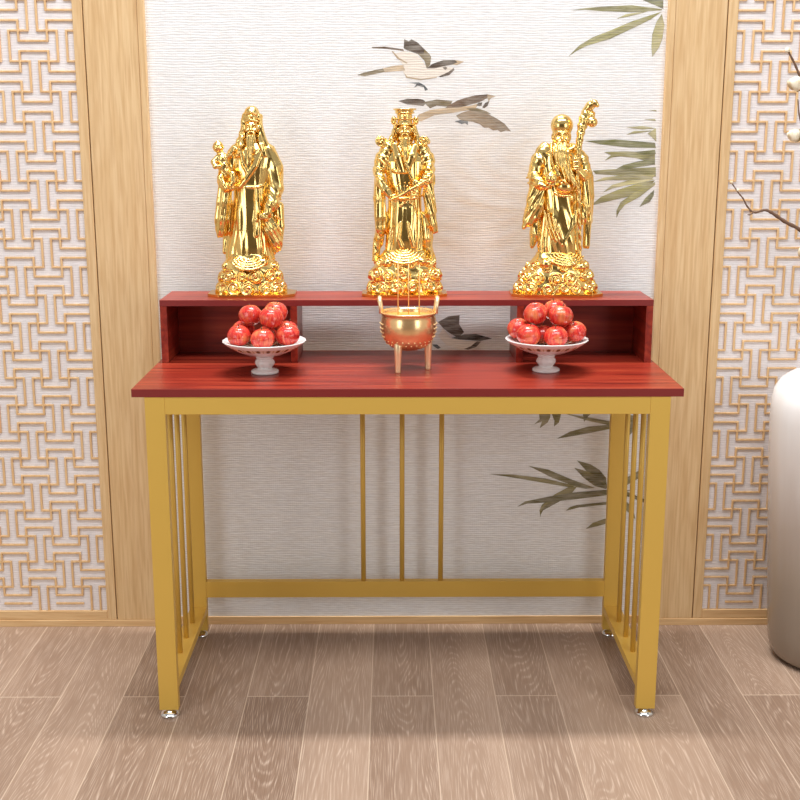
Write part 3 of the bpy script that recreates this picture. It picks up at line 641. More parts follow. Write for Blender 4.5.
# ------------------------------------------------------------------ sculpting: distance fields meshed with surface nets
class Sculpt:
    def __init__(s, lo, hi, h=.55):
        s.h = h; s.lo = np.array(lo, float)
        s.n = np.ceil((np.array(hi)-s.lo)/h).astype(int)+1
        s.F = np.full(s.n, 4.0, np.float32)
    def blk(s, lo, hi):
        a = np.clip(np.floor((np.array(lo)-s.lo)/s.h).astype(int), 0, s.n); b = np.clip(np.ceil((np.array(hi)-s.lo)/s.h).astype(int)+1, 0, s.n)
        if (b <= a).any(): return None
        sl = tuple(slice(i, j) for i, j in zip(a, b))
        g = [(s.lo[k]+s.h*np.arange(a[k], b[k])).astype(np.float32) for k in range(3)]
        return sl, g[0][:, None, None], g[1][None, :, None], g[2][None, None, :]
    def add(s, fn, lo, hi, k=1.0, cut=False):
        p = k+2.2
        r = s.blk(np.array(lo)-p, np.array(hi)+p)
        if r is None: return
        sl, X, Y, Z = r; d = fn(X, Y, Z); F = s.F[sl]
        if cut:
            d = -d; h = np.clip(.5-.5*(F-d)/k, 0, 1); s.F[sl] = F*(1-h)+d*h+k*h*(1-h)
        else:
            h = np.clip(.5+.5*(F-d)/k, 0, 1); s.F[sl] = F*(1-h)+d*h-k*h*(1-h)
    def ell(s, c, r, k=1.0, cut=False, rot=0.0, tilt=0.0):
        """ellipsoid; rot turns it in the front plane (x,z)"""
        c = np.array(c, float); r = np.array(r if hasattr(r, '__len__') else (r, r, r), float); m = r.max()
        cr, sr = math.cos(rot), math.sin(rot); ct, st = math.cos(tilt), math.sin(tilt)
        def fn(X, Y, Z):
            x, y, z = X-c[0], Y-c[1], Z-c[2]
            x, z = cr*x+sr*z, -sr*x+cr*z
            if tilt: y, z = ct*y+st*z, -st*y+ct*z
            k0 = np.sqrt((x/r[0])**2+(y/r[1])**2+(z/r[2])**2); k1 = np.sqrt((x/r[0]**2)**2+(y/r[1]**2)**2+(z/r[2]**2)**2)+1e-6
            return k0*(k0-1)/k1
        s.add(fn, c-m, c+m, k, cut)
    def rc(s, a, b, ra, rb, k=1.0, fy=1.0, fold=None, cut=False):
        """tapered capsule; fy flattens it in depth; fold=(nx,nz,freq,amp) ridges running along it"""
        a = np.array(a, float); b = np.array(b, float); m = max(ra, rb)
        A = a*[1, 1/fy, 1]; Bv = b*[1, 1/fy, 1]; ba = Bv-A; L2 = max((ba**2).sum(), 1e-6)
        def fn(X, Y, Z):
            x, y, z = X-A[0], Y/fy-A[1], Z-A[2]
            t = np.clip((x*ba[0]+y*ba[1]+z*ba[2])/L2, 0, 1)
            d = np.sqrt((x-t*ba[0])**2+(y-t*ba[1])**2+(z-t*ba[2])**2)-(ra+(rb-ra)*t)
            if fold: d = d+fold[3]*np.sin(fold[2]*(X*fold[0]+Z*fold[1])+.25*Y)
            return d*min(1, fy)
        s.add(fn, np.minimum(a, b)-m*max(1, fy), np.maximum(a, b)+m*max(1, fy), k, cut)
    def chain(s, pts, k=1.0, fy=1.0, fold=None, kk=None, cut=False):
        for p, q in zip(pts, pts[1:]): s.rc(p[:3], q[:3], p[3], q[3], kk if kk else k, fy, fold, cut)
    def stack(s, lv, k=1.0, folds=None, zr=None):
        """levels (z, cx, cy, a, b) from low to high -> elliptical column; folds(theta, z) = inward displacement"""
        lv = np.array(sorted(lv), float); z0, z1 = lv[0, 0], lv[-1, 0]
        def fn(X, Y, Z):
            zz = np.clip(Z, z0, z1)
            def I(c):
                v = np.interp(zz.ravel(), lv[:, 0], lv[:, c])
                return v.reshape(zz.shape).astype(np.float32)
            a, b = I(3), I(4); x = (X-I(1)); y = (Y-I(2))
            q = np.sqrt((x/a)**2+(y/b)**2)+1e-5
            d = (q-1)*np.sqrt(x*x+y*y+1e-4)/q
            if folds is not None: d = d+folds(np.arctan2(x/a, -y/b), Z)
            d = np.maximum(d, np.abs(Z-(z0+z1)/2)-(z1-z0)/2)
            return d
        m = lv[:, 3].max(); mb = lv[:, 4].max()
        s.add(fn, (lv[:, 1].min()-m, lv[:, 2].min()-mb, z0), (lv[:, 1].max()+m, lv[:, 2].max()+mb, z1), k)
    def disp(s, lo, hi, fn):
        r = s.blk(lo, hi)
        if r is None: return
        sl, X, Y, Z = r; s.F[sl] = s.F[sl]-fn(X, Y, Z)
    def mesh(s, name, mat, parent, sc):
        lean = parent.get('_lean', 0.0)
        F = s.F; F[0] = F[-1] = 4; F[:, 0] = F[:, -1] = 4; F[:, :, 0] = F[:, :, -1] = 4
        S = F < 0
        C = [(i, j, k) for i in (0, 1) for j in (0, 1) for k in (0, 1)]
        nx, ny, nz = s.n-1
        cnt = np.zeros((nx, ny, nz), np.int8)
        for i, j, k in C: cnt += S[i:i+nx, j:j+ny, k:k+nz]
        act = (cnt > 0) & (cnt < 8); idx = np.argwhere(act)
        vid = np.full((nx, ny, nz), -1, np.int32); vid[act] = np.arange(len(idx))
        V = {c: F[idx[:, 0]+c[0], idx[:, 1]+c[1], idx[:, 2]+c[2]] for c in C}
        acc = np.zeros((len(idx), 3)); num = np.zeros(len(idx))
        for c in C:
            for ax in range(3):
                if c[ax]: continue
                e = list(c); e[ax] = 1; e = tuple(e)
                f0, f1 = V[c], V[e]; mk = (f0 < 0) != (f1 < 0)
                t = np.where(mk, f0/np.where(mk, f0-f1, 1), 0)
                p = np.tile(np.array(c, float), (len(idx), 1)); p[:, ax] += t
                acc += p*mk[:, None]; num += mk
        P = (idx+acc/num[:, None])*s.h+s.lo
        Q = []
        for ax in range(3):
            b, c = (ax+1) % 3, (ax+2) % 3
            sl0 = [slice(1, -1)]*3; sl1 = [slice(1, -1)]*3; sl0[ax] = slice(0, -1); sl1[ax] = slice(1, None)
            a0, a1 = S[tuple(sl0)], S[tuple(sl1)]
            e = np.argwhere(a0 != a1); flip = a0[tuple(e.T)]
            off = np.ones(3, int); off[ax] = 0; g = e+off
            def cell(db, dc):
                q = g.copy(); q[:, b] -= db; q[:, c] -= dc; return vid[q[:, 0], q[:, 1], q[:, 2]]
            quad = np.stack([cell(1, 1), cell(0, 1), cell(0, 0), cell(1, 0)], 1)
            quad[~flip] = quad[~flip][:, ::-1]; Q.append(quad)
        Q = np.concatenate(Q); Q = Q[(Q >= 0).all(1)]
        # light relaxation along the mesh's own edges
        ed = np.concatenate([Q[:, [0, 1]], Q[:, [1, 2]], Q[:, [2, 3]], Q[:, [3, 0]]])
        dg = np.bincount(ed.ravel(), minlength=len(P))[:, None]+1e-9
        for it in range(2):
            A = np.zeros_like(P)
            for k_ in range(3): A[:, k_] = np.bincount(ed[:, 0], P[ed[:, 1], k_], len(P))+np.bincount(ed[:, 1], P[ed[:, 0], k_], len(P))
            P = P*.55+.45*A/dg
        P[:, 0] += lean*P[:, 2]
        me = bpy.data.meshes.new(name); me.from_pydata((P*sc).tolist(), [], Q.tolist())
        print(name, len(P), len(Q))
        return link_mesh(name, me, mat, parent, True)

SC = .0024
def pleats(n, amp, seed, lo=0, hi=200, ph=0.0):
    """drapery: uneven vertical pleats, deeper towards the hem"""
    r = np.random.default_rng(seed); p1, p2, p3 = r.uniform(0, 6.28, 3)
    def f(th, Z):
        g = np.clip((hi-Z)/(hi-lo), 0, 1)
        a = amp*(.25+.75*g)
        wv = th+.10*np.sin(Z*.07+p1)+ph*(Z-lo)*.01
        v = np.sin(n*wv+p2)+.6*np.sin((n*1.7)*wv+p3+.03*Z)
        return a*(np.abs(v)*1.3-.9)
    return f

def face(S, u, w, y, sc=1.0, brow=1.0):
    """features on a head whose face front is at y (negative = towards the viewer)"""
    e = lambda a, b, c: (u+a*sc, y+b*sc, w+c*sc)
    S.rc(e(0, .3, 1.6), e(0, -1.0, -1.2), .75*sc, 1.15*sc, .6)                 # nose
    S.ell(e(-.9, -.3, -1.3), .7*sc, .5); S.ell(e(.9, -.3, -1.3), .7*sc, .5)
    for q in (-1, 1):
        S.ell(e(2.5*q, .1, 1.1), (1.6*sc, 1.2*sc, 1.1*sc), .8, cut=True)         # sockets
        S.ell(e(2.5*q, .9, 1.0), (1.15*sc, 1.0*sc, .75*sc), .3)                # lids
        S.rc(e(2.5*q-.9*q, .1, .75), e(2.5*q+1.2*q, .7, .6), .22*sc, .2*sc, .3, cut=True)
        S.chain([e(.9*q, -.1, 2.1)+(.55*sc,), e(2.6*q, .0, 2.9*brow)+(.7*sc,), e(4.5*q, 1.2, 2.1)+(.5*sc,)], .5)   # brows
        S.ell(e(3.1*q, 1.0, -1.7), (1.7*sc, 1.5*sc, 1.5*sc), 1.0)              # cheeks
        S.ell(e(6.1*q, 4.6, .2), (1.0*sc, 1.5*sc, 2.5*sc), .6)                 # ears
        S.ell(e(6.5*q, 4.2, .4), (.5*sc, .8*sc, 1.2*sc), .4, cut=True)
    S.rc(e(-1.6, .2, -3.3), e(1.6, .2, -3.3), .75*sc, .75*sc, .4)              # lips
    S.rc(e(-1.5, -.6, -3.3), e(1.5, -.6, -3.3), .22*sc, .22*sc, .2, cut=True)

def hand(S, a, d, sc=1.0, curl=(0, 0, -1), n=(0, -1, 0)):
    """palm at a, fingers leaving along d and bending towards curl; thumb leaves the side of the palm"""
    a = np.array(a, float); d = np.array(d, float); d /= np.linalg.norm(d); n = np.array(n, float); sd = np.cross(d, n); sd /= np.linalg.norm(sd); c = np.array(curl, float)
    S.ell(a, (2.3*sc, 1.8*sc, 2.3*sc), .8)
    for i, ln in enumerate((1.9, 2.3, 2.2, 1.7)):
        o = a+sd*(i-1.5)*1.25*sc+d*1.3*sc
        p = o+d*ln*sc+c*.35*sc; q = p+(d*.4+c)*ln*.8*sc
        S.chain([(*o, .75*sc), (*p, .68*sc), (*q, .55*sc)], .3)
    o = a-sd*2.0*sc; p = o+(d*.7-sd*.7)*1.8*sc; q = p+(d+c*.5)*1.3*sc
    S.chain([(*o, .9*sc), (*p, .75*sc), (*q, .6*sc)], .4)

def cloud_base(parent, lv, curls, seed, waves, rocks=()):
    lv = sorted(lv); top = lv[-1][0]
    m = max(l[3] for l in lv)+6
    S = Sculpt((-m-6, -34, -1), (m+6, 32, top+8), .55)
    r = np.random.default_rng(seed)
    def lump(th, Z): return -.9*np.sin(3.1*th+Z*.22+seed)*np.sin(Z*.31+th*2.0)
    S.stack(lv, 1.0, lump)
    L = np.array(lv)
    def at(w): return [np.interp(w, L[:, 0], L[:, i]) for i in range(1, 5)]
    # curls: (theta, w, radius); theta 0 faces the viewer
    rows = list(curls)
    for th, w, rad in rows:
        cx, cy, a, b = at(w)
        px_ = cx+a*math.sin(th)
        if math.cos(th) > 0 and any(abs(px_-wu) < wr*1.3+2 and ww-wr+1 < w < ww+6 for wu, ww, wy_, wr, wn in waves): continue
        c = np.array([cx+a*math.sin(th)*.97, cy-b*math.cos(th)*.97, w])
        nrm = np.array([math.sin(th)/a, -math.cos(th)/b, .10/10]); nrm /= np.linalg.norm(nrm)
        e1 = np.cross((0, 0, 1), nrm); e1 /= np.linalg.norm(e1); e2 = np.cross(nrm, e1)
        def puff(X, Y, Z, c=c, e1=e1, e2=e2, nrm=nrm, rad=rad):
            x, y, z = X-c[0], Y-c[1], Z-c[2]
            U = x*e1[0]+y*e1[1]+z*e1[2]; V = x*e2[0]+y*e2[1]+z*e2[2]; N = x*nrm[0]+y*nrm[1]+z*nrm[2]
            q = np.sqrt((U/rad)**2+(V/(rad*.92))**2+(N/(rad*.52))**2)
            return (q-1)*rad*.6
        S.add(puff, c-rad, c+rad, .5)
        sgn = r.choice([-1, 1]); ph = r.uniform(0, 6.28); pitch = rad/1.55
        def fn(X, Y, Z, c=c, e1=e1, e2=e2, nrm=nrm, rad=rad, sgn=sgn, ph=ph, pitch=pitch):
            x, y, z = X-c[0], Y-c[1], Z-c[2]
            U = x*e1[0]+y*e1[1]+z*e1[2]; V = x*e2[0]+y*e2[1]+z*e2[2]; N = x*nrm[0]+y*nrm[1]+z*nrm[2]
            rr = np.sqrt(U*U+V*V)
            wv = np.sin(2*PI*rr/pitch-sgn*np.arctan2(V, U)+ph)
            fall = np.clip((rad*.98-rr)/1.0, 0, 1)*np.clip((N+rad*.1)/1.5, 0, 1)
            return .95*wv*fall
        q = rad+3
        S.disp(c-q, c+q, fn)
    # concentric wave crests in front
    for (u, w, y, rad, nn) in waves:
        for i in range(nn):
            R_ = rad-i*2.5
            if R_ < 2: break
            pts = []
            for t in np.linspace(-1.15, 1.15, 11):
                x = u+R_*1.35*math.sin(t); z = w-R_*math.cos(t)*.95
                cx, cy, a, b = at(min(max(z, 0), top))
                yy = cy-b*math.sqrt(max(.05, 1-((x-cx)/a)**2))-3.4+i*.5
                pts.append((x, min(yy, y), z, 1.0*math.cos(t*.9)+.35))
            S.chain(pts, .35)
    for (u, y, w, rr) in rocks: S.ell((u, y, w), (rr*1.15, rr, rr*.9), .8)
    S.mesh('cloud_base', M['gold'], parent, SC)

def base_plate(parent, u0, u1, d0, d1):
    c = 12; o = [(u0+c, d0), (u1-c, d0), (u1, d0+c*.9), (u1, d1-c*.9), (u1-c, d1), (u0+c, d1), (u0, d1-c*.9), (u0, d0+c*.9)]
    return prism('base_plate', [(x*SC, y*SC) for x, y in o], 0, 3.0*SC, M['gold_plate'], parent, .0006)

def ringcurls(spec, seed):
    r = np.random.default_rng(seed); out = []
    for w, n, rad, off in spec:
        for k in range(n):
            th = 2*PI*(k+off)/n; out.append((th+r.uniform(-.08, .08), w+r.uniform(-1.5, 1.5), rad*r.uniform(.85, 1.12)))
    return out

def strands(fx, amp, slope=0.0, c0=0.0):
    def fn(X, Y, Z): return amp*np.sin(fx*(X-c0)+slope*Z+.8*np.sin(Z*.22))
    return fn
GROUP = 'gilded immortal statues on the raised shelf'

# ---- Fu: hooded figure with a child on its arm
def statue_child_bearer():
    r = empty('gilded_statue', (-.3830, .396, HZ), 0); r['_lean'] = .026
    tag(r, 'golden statue of a hooded bearded man in long robes carrying a child', 'statue', GROUP)
    base_plate(r, -42, 46.5, -25, 24)
    cloud_base(r, [(2.5, 1, 0, 33, 21), (8, 1, 0, 33, 21), (16, .5, 0, 31, 20), (26, 0, 0, 28, 18), (36, 0, 0, 25, 16), (43, 0, 0, 21, 13)],
               ringcurls([(8, 13, 7.8, .05), (19.5, 12, 7.0, .5), (30, 10, 5.6, .1)], 3), 11, [(0, 42, -13, 15, 5)],
               [(-14, -12, 36, 4.5), (14, -13, 35, 4.5)])
    S = Sculpt((-44, -24, 30), (40, 22, 192), .5)
    f = pleats(9, .8, 21, 36, 115)
    S.stack([(36, 0, 1, 25, 13), (44, -1, 1, 24, 12.5), (60, -1, 0, 20.5, 11.5), (80, -1, 0, 18, 10.5), (100, -.5, 0, 16.5, 9.8), (112, 0, 0, 17.5, 9.8), (128, 1, 0, 21, 10.5), (138, 2, 0, 22, 10), (146, 2, 1, 18, 8.5), (152, 2, 1, 9, 6), (157, 1.5, 1, 6, 5)], 1.5, f)
    # front apron panel with hem
    S.chain([(-3, -9.5, 104, 6), (-2, -10.0, 80, 8), (0, -10.2, 50, 10), (0, -9.5, 30, 10)], 3.0, fy=.28, fold=(1, .05, .8, .7))
    # belt and hanging sash
    for i in range(10):
        t0, t1 = -1.25+i*.25, -1+i*.25
        S.rc((-1+15.5*math.sin(t0), -9.8*math.cos(t0)-.6, 109+1.2*t0*t0), (-1+15.5*math.sin(t1), -9.8*math.cos(t1)-.6, 109+1.2*t1*t1), 1.25, 1.25, .3)
    S.chain([(6, -11.3, 108, 1.6), (7, -12.2, 92, 1.9), (6.5, -13, 76, 2.2), (7.5, -13.2, 62, 2.6)], .4, fy=.6, fold=(1, 0, 2.2, .3))
    S.ell((7, -13.2, 77), (2.2, 1.6, 2.2), .4)
    # crossed lapels
    S.chain([(12, -7.5, 146, 2.0), (6, -10.6, 130, 2.2), (-3, -11.4, 117, 2.4), (-9, -10.8, 110, 2.0)], .5, fy=.7)
    S.chain([(9, -8.5, 143, 1.2), (2, -10.8, 128, 1.4), (-7, -11.2, 114, 1.4)], .4, fy=.7)
    S.chain([(-9, -8, 146, 1.8), (-6, -10.4, 132, 2.0), (-1, -11.0, 122, 1.6)], .5, fy=.7)
    # right of picture: shoulder, long sleeve gathered at the wrist, then fanning down
    fo = (.9, .35, 1.25, .45)
    S.chain([(17, 1, 144, 8), (24, 0, 128, 8.5), (25.5, -2, 108, 8.5)], 1.8, fy=.85, fold=(.95, .3, .8, .3))
    S.chain([(25, -2, 108, 8.5), (22, -9, 93, 7.0), (16.5, -13, 80, 4.0)], 1.5, fy=.9, fold=(.8, .5, 1.0, .4))
    S.chain([(17, -10, 82, 4.0), (22, -9, 68, 7.5), (26.5, -7, 55, 7.0), (28.2, -6, 47.5, 3.4)], 1.2, fy=.75, fold=(.86, .5, 1.5, .55))
    S.chain([(29, -3, 90, 5), (31, -4, 70, 3.8), (30, -5, 50, 3)], 1.2, fy=.9)
    S.chain([(19.5, -13.5, 96, 1.0), (25, -11, 95, 1.3), (31, -6, 97, 1.1)], .4); S.chain([(26, -12.5, 81, .9), (31, -8.5, 77, 1.1)], .4)
    hand(S, (14.5, -14.5, 82), (-.9, -.2, -.3), .95, (0, .4, -.9))
    # left of picture: forearm carrying the child, hanging sleeve
    S.chain([(-15, 1, 144, 7), (-22, -1, 130, 7), (-26, -4, 116, 7)], 1.6, fy=.9, fold=(.9, .4, .8, .3))
    S.chain([(-26, -5, 114, 6.5), (-22, -12, 110, 5), (-17, -14, 109, 3.6)], 1.2)
    S.chain([(-24, -7, 112, 6.8), (-26, -7, 95, 7.2), (-28, -6, 78, 7.2), (-29.5, -5, 66, 5.6), (-30.5, -5, 61.5, 3.2)], 1.2, fy=.75, fold=(.97, -.12, 1.3, .5))
    hand(S, (-16, -15.5, 111), (-.9, -.1, .2), .95, (0, -.1, .9))
    # back drapery showing beside the hem
    S.chain([(-20, 5, 90, 6), (-23, 5, 60, 5.5), (-26, 4, 44, 3.2)], 1.2, fy=1, fold=(1, 0, 1.2, .4))
    S.chain([(20, 5, 90, 6), (23, 4, 60, 5.5), (24, 3, 44, 3.2)], 1.2, fy=1, fold=(1, 0, 1.2, .4))
    # head
    S.ell((1.6, -2, 167), (7.0, 7.4, 9.4), 1.0); S.ell((1.6, 0, 176), (7, 7.5, 8), 1.2)
    face(S, 1.6, 166.6, -9.1, 1.2)
    S.mesh('figure', M['gold'], r, SC)
    # hood with veil to the shoulders
    H = Sculpt((-22, -16, 132), (24, 16, 194), .5)
    H.ell((1.2, 1.0, 178), (8.2, 8.0, 8.6), 1); H.ell((1.4, 0, 182), (7.2, 7, 6.4), 1.5)
    H.chain([(-4.5, -6.6, 173.2, 1.1), (1.6, -8.6, 174.6, 1.3), (7.8, -6.6, 173.2, 1.1)], .5); H.chain([(-3.6, -5.6, 180, .9), (1.6, -7.6, 181.8, 1.1), (6.8, -5.6, 180, .9)], .5)
    H.ell((1.6, -8.2, 178), (1.8, 1.2, 1.8), .4)
    for q in (-1, 1):
        H.chain([(1.6+q*7.4, 0, 178, 3.2), (1.6+q*8.2, .5, 166, 3.4), (1.6+q*11, 1, 154, 4.4), (1.6+q*17, 1, 144, 4.6)], 1.4, fy=1.2, fold=(1, .3, 1.3, .35))
        H.chain([(1.6+q*8, -5.5, 160, 2.0), (1.6+q*10, -7.6, 150, 2.6), (1.6+q*13.5, -7.6, 140, 2.2)], 1.0, fold=(1, .3, 1.6, .3))
    H.ell((1.6, 5, 160), (10, 5, 18), 2)
    H.mesh('hood', M['gold'], r, SC)
    B = Sculpt((-14, -20, 126), (18, 2, 168), .45)
    B.ell((1.6, -7.4, 157.5), (5.0, 2.6, 4.5), 1); B.chain([(1.6, -9.2, 157, 4.3), (1.3, -10.8, 148, 3.9), (1.0, -11.8, 139, 2.6), (.6, -12.2, 132, 1.0)], 1.2, fy=.6)
    for q in (-1, 1): B.chain([(1.6+q*.6, -10.3, 163.6, .7), (1.6+q*3.2, -10.3, 161.8, .95), (1.6+q*4.6, -10.4, 156.5, .7), (1.6+q*4.6, -11.2, 148, .45)], .3)
    B.disp((-14, -20, 126), (18, 2, 160), strands(2.0, .35, .03))
    B.ell((1.6, -10.2, 162.2), (1.6, 1.6, .8), .4, cut=True)
    B.mesh('beard', M['gold'], r, SC)
    K = Sculpt((-42, -24, 100), (-6, 8, 158), .45)
    K.ell((-31, -9, 148.5), (5.4, 5.4, 5.9), .8)
    e = lambda a, b, c: (-31+a, -9+b, 148.5+c)
    K.ell(e(1.0, -5.2, -.6), (.7, .9, .8), .4)
    for q in (-1, 1): K.ell(e(.9+1.9*q, -5.0, .9), (.95, .8, .6), .3, cut=True); K.ell(e(5.2*q, .5, -.3), (.8, 1.2, 1.5), .4); K.ell(e(.9+2.4*q, -4.2, -1.4), (1.4, 1.2, 1.2), .6)
    K.rc(e(-.2, -5.3, -2.4), e(2.0, -5.3, -2.4), .35, .35, .3, cut=True)
    K.ell(e(0, 0, 5.4), (1.8, 1.8, 1.3), .8)
    K.chain([(-29, -9, 143, 3.2), (-27, -9, 137, 6.0), (-25, -9, 129, 6.6), (-24, -9, 122, 5.6)], 1.2, fold=(.5, .9, 1.2, .3))
    K.chain([(-31, -11, 138, 3.2), (-35, -13, 134, 2.8), (-33, -16, 129.5, 2.4), (-28, -17, 130, 1.8)], .8)
    K.chain([(-23, -10, 138, 3.0), (-19, -12, 141, 2.5), (-16, -12, 145, 2.0), (-14.8, -12, 148, 1.5)], .8)
    K.chain([(-27, -11, 124, 3.8), (-28, -16, 119, 3.2), (-24, -18.5, 112, 2.6), (-21.5, -19.5, 108.8, 2.2)], .8)
    K.chain([(-21, -11, 124, 3.8), (-16, -16, 122, 3.2), (-15, -18, 115, 2.6), (-17, -19, 111, 2.0)], .8)
    K.mesh('child', M['gold'], r, SC)
    return r

# ---- Lu: official with winged hat and sceptre
def statue_official():
    r = empty('gilded_statue', (-.0035, .396, HZ), 0)
    tag(r, 'golden statue of an official in a crown-like hat, between the other two', 'statue', GROUP)
    base_plate(r, -43.5, 43, -25, 24)
    cloud_base(r, [(2.5, 0, 0, 35, 21), (10, .5, 0, 35.5, 21), (20, .5, 0, 35, 20.5), (30, 0, 0, 31, 18), (38, 0, 0, 27, 15), (46, 0, 0, 21, 12)],
               ringcurls([(8.5, 13, 8.2, .5), (21.5, 12, 7.6, .0), (33, 10, 5.4, .5)], 8), 23, [(-1, 49, -12, 16, 6)],
               [(-17.5, -13, 34, 5), (16.5, -13, 35.5, 5)])
    S = Sculpt((-42, -24, 34), (42, 22, 186), .5)
    S.stack([(44, 0, 1, 20, 12), (52, 0, 1, 19.5, 11.5), (70, 0, 0, 18, 10.8), (92, 0, 0, 17, 10.2), (104, 0, 0, 17, 10), (118, 0, 0, 19, 10), (134, 0, 0, 20.5, 9.5), (143, 0, 1, 18, 8.5), (150, 0, 1, 9, 6), (156, 0, 1, 5.5, 5)], 1.5, pleats(11, .75, 5, 44, 110))
    S.chain([(0, -9, 97, 8), (0, -9.8, 78, 9), (1, -10, 58, 9), (1, -9, 40, 9)], 3.0, fy=.28, fold=(1, -.06, .95, .7))
    # skirts to either side, opening over the clouds
    S.chain([(-22, 0, 80, 6), (-26, 0, 58, 5.5), (-29, 0, 44, 4), (-31, -1, 34, 3)], 1.3, fy=1.1, fold=(1, .1, 1.2, .5))
    S.chain([(21, 0, 80, 6), (23, 0, 58, 5.5), (25, 0, 46, 4), (29, -1, 35, 3)], 1.3, fy=1.1, fold=(1, .1, 1.2, .5))
    # chest embroidery: small raised scales and ribs
    rr = np.random.default_rng(4)
    for i in range(70):
        u = rr.uniform(-11, 11); w = rr.uniform(62, 116); y = -12.6*math.sqrt(max(0, 1-(u/20)**2))+.6
        S.ell((u, y, w), (rr.uniform(.7, 1.3), .8, rr.uniform(.6, 1.1)), .4)
    # ring belt
    for i in range(12):
        t0, t1 = -1.35+i*.225, -1.125+i*.225
        g = lambda t: (17*math.sin(t), -11.5*math.cos(t)-1.2, 99-3.2*math.cos(t)+2.2)
        S.rc(g(t0), g(t1), 1.3, 1.3, .3)
    for i in range(8):
        t0, t1 = -1.1+i*.275, -.825+i*.275
        S.rc((-3+11*math.sin(t0), -10.6*math.cos(t0)-.5, 124+1.8*t0*t0), (-3+11*math.sin(t1), -10.6*math.cos(t1)-.5, 124+1.8*t1*t1), 1.6, 1.6, .4)
    S.chain([(-4, -13, 74, 1.3), (-6, -13.5, 58, 1.8), (-3, -13.6, 50, 2)], .4); S.chain([(3, -13, 74, 1.2), (6, -13.5, 60, 1.7), (9, -13.4, 50, 1.7)], .4)
    # lapels and collar
    S.chain([(-10, -8, 150, 3.0), (-7, -10.6, 138, 4.2), (-3, -11, 126, 3.0)], .6, fy=.6)
    S.chain([(10, -8, 149, 3.0), (7, -10.6, 139, 4.6), (4, -11, 130, 3.0)], .6, fy=.6)
    S.chain([(-2, -11, 143, 1.3), (1, -12, 132, 1.5), (7, -12.2, 118, 1.6), (10, -12, 112, 1.4)], .4)
    # left arm (picture left): shoulder, bent forearm across to the belt, hanging sleeve
    S.chain([(-16, 1, 147, 7.5), (-22, 0, 136, 8), (-26, -3, 124, 6.5)], 1.6, fy=.9, fold=(.6, .8, .9, .35))
    S.chain([(-26, -6, 124, 5.2), (-24, -11, 115, 5.0), (-19, -14, 107, 4.4), (-15, -15.5, 102, 3.4)], .9, fold=(.7, .7, .9, .25))
    hand(S, (-12.5, -16.5, 100), (.85, -.1, -.5), 1.05, (.2, .3, -.9))
    S.chain([(-25, -5, 116, 6), (-26, -5, 98, 6.2), (-25, -5, 80, 6.2), (-24.5, -5, 68, 5), (-24, -6, 63.5, 3)], 1.1, fy=.8, fold=(1, 0, 1.3, .5))
    S.chain([(-27.5, -4.5, 137, 1.1), (-23, -9.5, 135, 1.3), (-19, -11, 131, .9)], .4); S.chain([(-29.5, -6, 128, 1.0), (-24, -11.5, 126, 1.2)], .4)
    # right arm
    S.chain([(16, 1, 147, 7.5), (22, 0, 136, 8), (24, -4, 126, 6.5)], 1.6, fy=.9, fold=(-.6, .8, .9, .35))
    S.chain([(24, -6, 130, 4.6), (24, -11, 119, 4.8), (19, -14, 113, 4.2), (15, -15.5, 112, 3.4)], .9, fold=(.7, .7, .9, .25))
    hand(S, (12, -16.5, 114), (-.85, -.1, .2), 1.0, (-.1, .2, -.9))
    S.chain([(25, -5, 120, 5.5), (24, -5, 102, 5.8), (26, -5, 84, 6.0), (28, -5, 72, 5), (30.5, -5, 65.5, 3.2)], 1.1, fy=.8, fold=(.95, .25, 1.3, .5))
    S.ell((23.5, -12.5, 125), (4.5, 2.2, 1.8), .8, cut=True)
    S.ell((0, -2, 164), (6.8, 7.2, 8.8), 1.0)
    face(S, 0, 164.4, -8.9, 1.18)
    # shoulder scrolls
    for q, cu in ((-1, -23.5), (1, 19.5)):
        S.rc((cu*.6, 2, 150), (cu, 0, 153), 3.5, 4.0, 1.5)
        S.ell((cu, 0, 154), (6.2, 4.5, 5.4), .8)
        S.disp((cu-8, -9, 146), (cu+8, 6, 162), lambda X, Y, Z, cu=cu, q=q: .75*np.sin(2*PI*np.sqrt((X-cu)**2+(Z-154)**2)/3.1-q*np.arctan2(Z-154, X-cu))*np.clip((7-np.sqrt((X-cu)**2+(Z-154)**2))/2, 0, 1)*(Y < 2))
    S.mesh('figure', M['gold'], r, SC)
    H = Sculpt((-24, -16, 134), (24, 14, 192), .45)
    H.stack([(169.5, 0, 0, 8.3, 8.3), (174, 0, 0, 7.4, 7.4), (180, -.3, 0, 7.8, 7.2), (185.5, -.5, 0, 10.6, 8.6)], .8)
    for z, a in ((170.2, 8.9), (175.5, 7.9), (181.5, 9.0), (185, 10.8)):
        for i in range(16):
            t0, t1 = i*PI/8, (i+1)*PI/8
            H.rc((a*math.sin(t0), -a*.92*math.cos(t0), z), (a*math.sin(t1), -a*.92*math.cos(t1), z), .8, .8, .3)
    H.ell((0, -8.2, 178), (2.2, 1.3, 2.2), .4)
    for q in (-1, 1):
        H.ell((q*11, -1.5, 174), (3.0, 2.6, 4.3), .7); H.ell((q*11.4, -3.8, 174), (1.1, 1.5, 1.7), .4, cut=True)
        H.chain([(q*8.8, 0, 169, 2.4), (q*10.5, 1, 160, 3.4), (q*14, 1, 152, 4.2), (q*15, 0, 146, 3.2)], 1.2, fy=1.1, fold=(1, .3, 1.5, .35))
        H.chain([(q*10.5, -2.5, 169, .9), (q*12, -4, 158, .9), (q*13, -8, 146, 1.1)], .5)
    H.ell((0, 5, 160), (9.5, 5, 14), 2)
    H.mesh('official_hat', M['gold'], r, SC)
    B = Sculpt((-12, -20, 126), (12, 2, 166), .45)
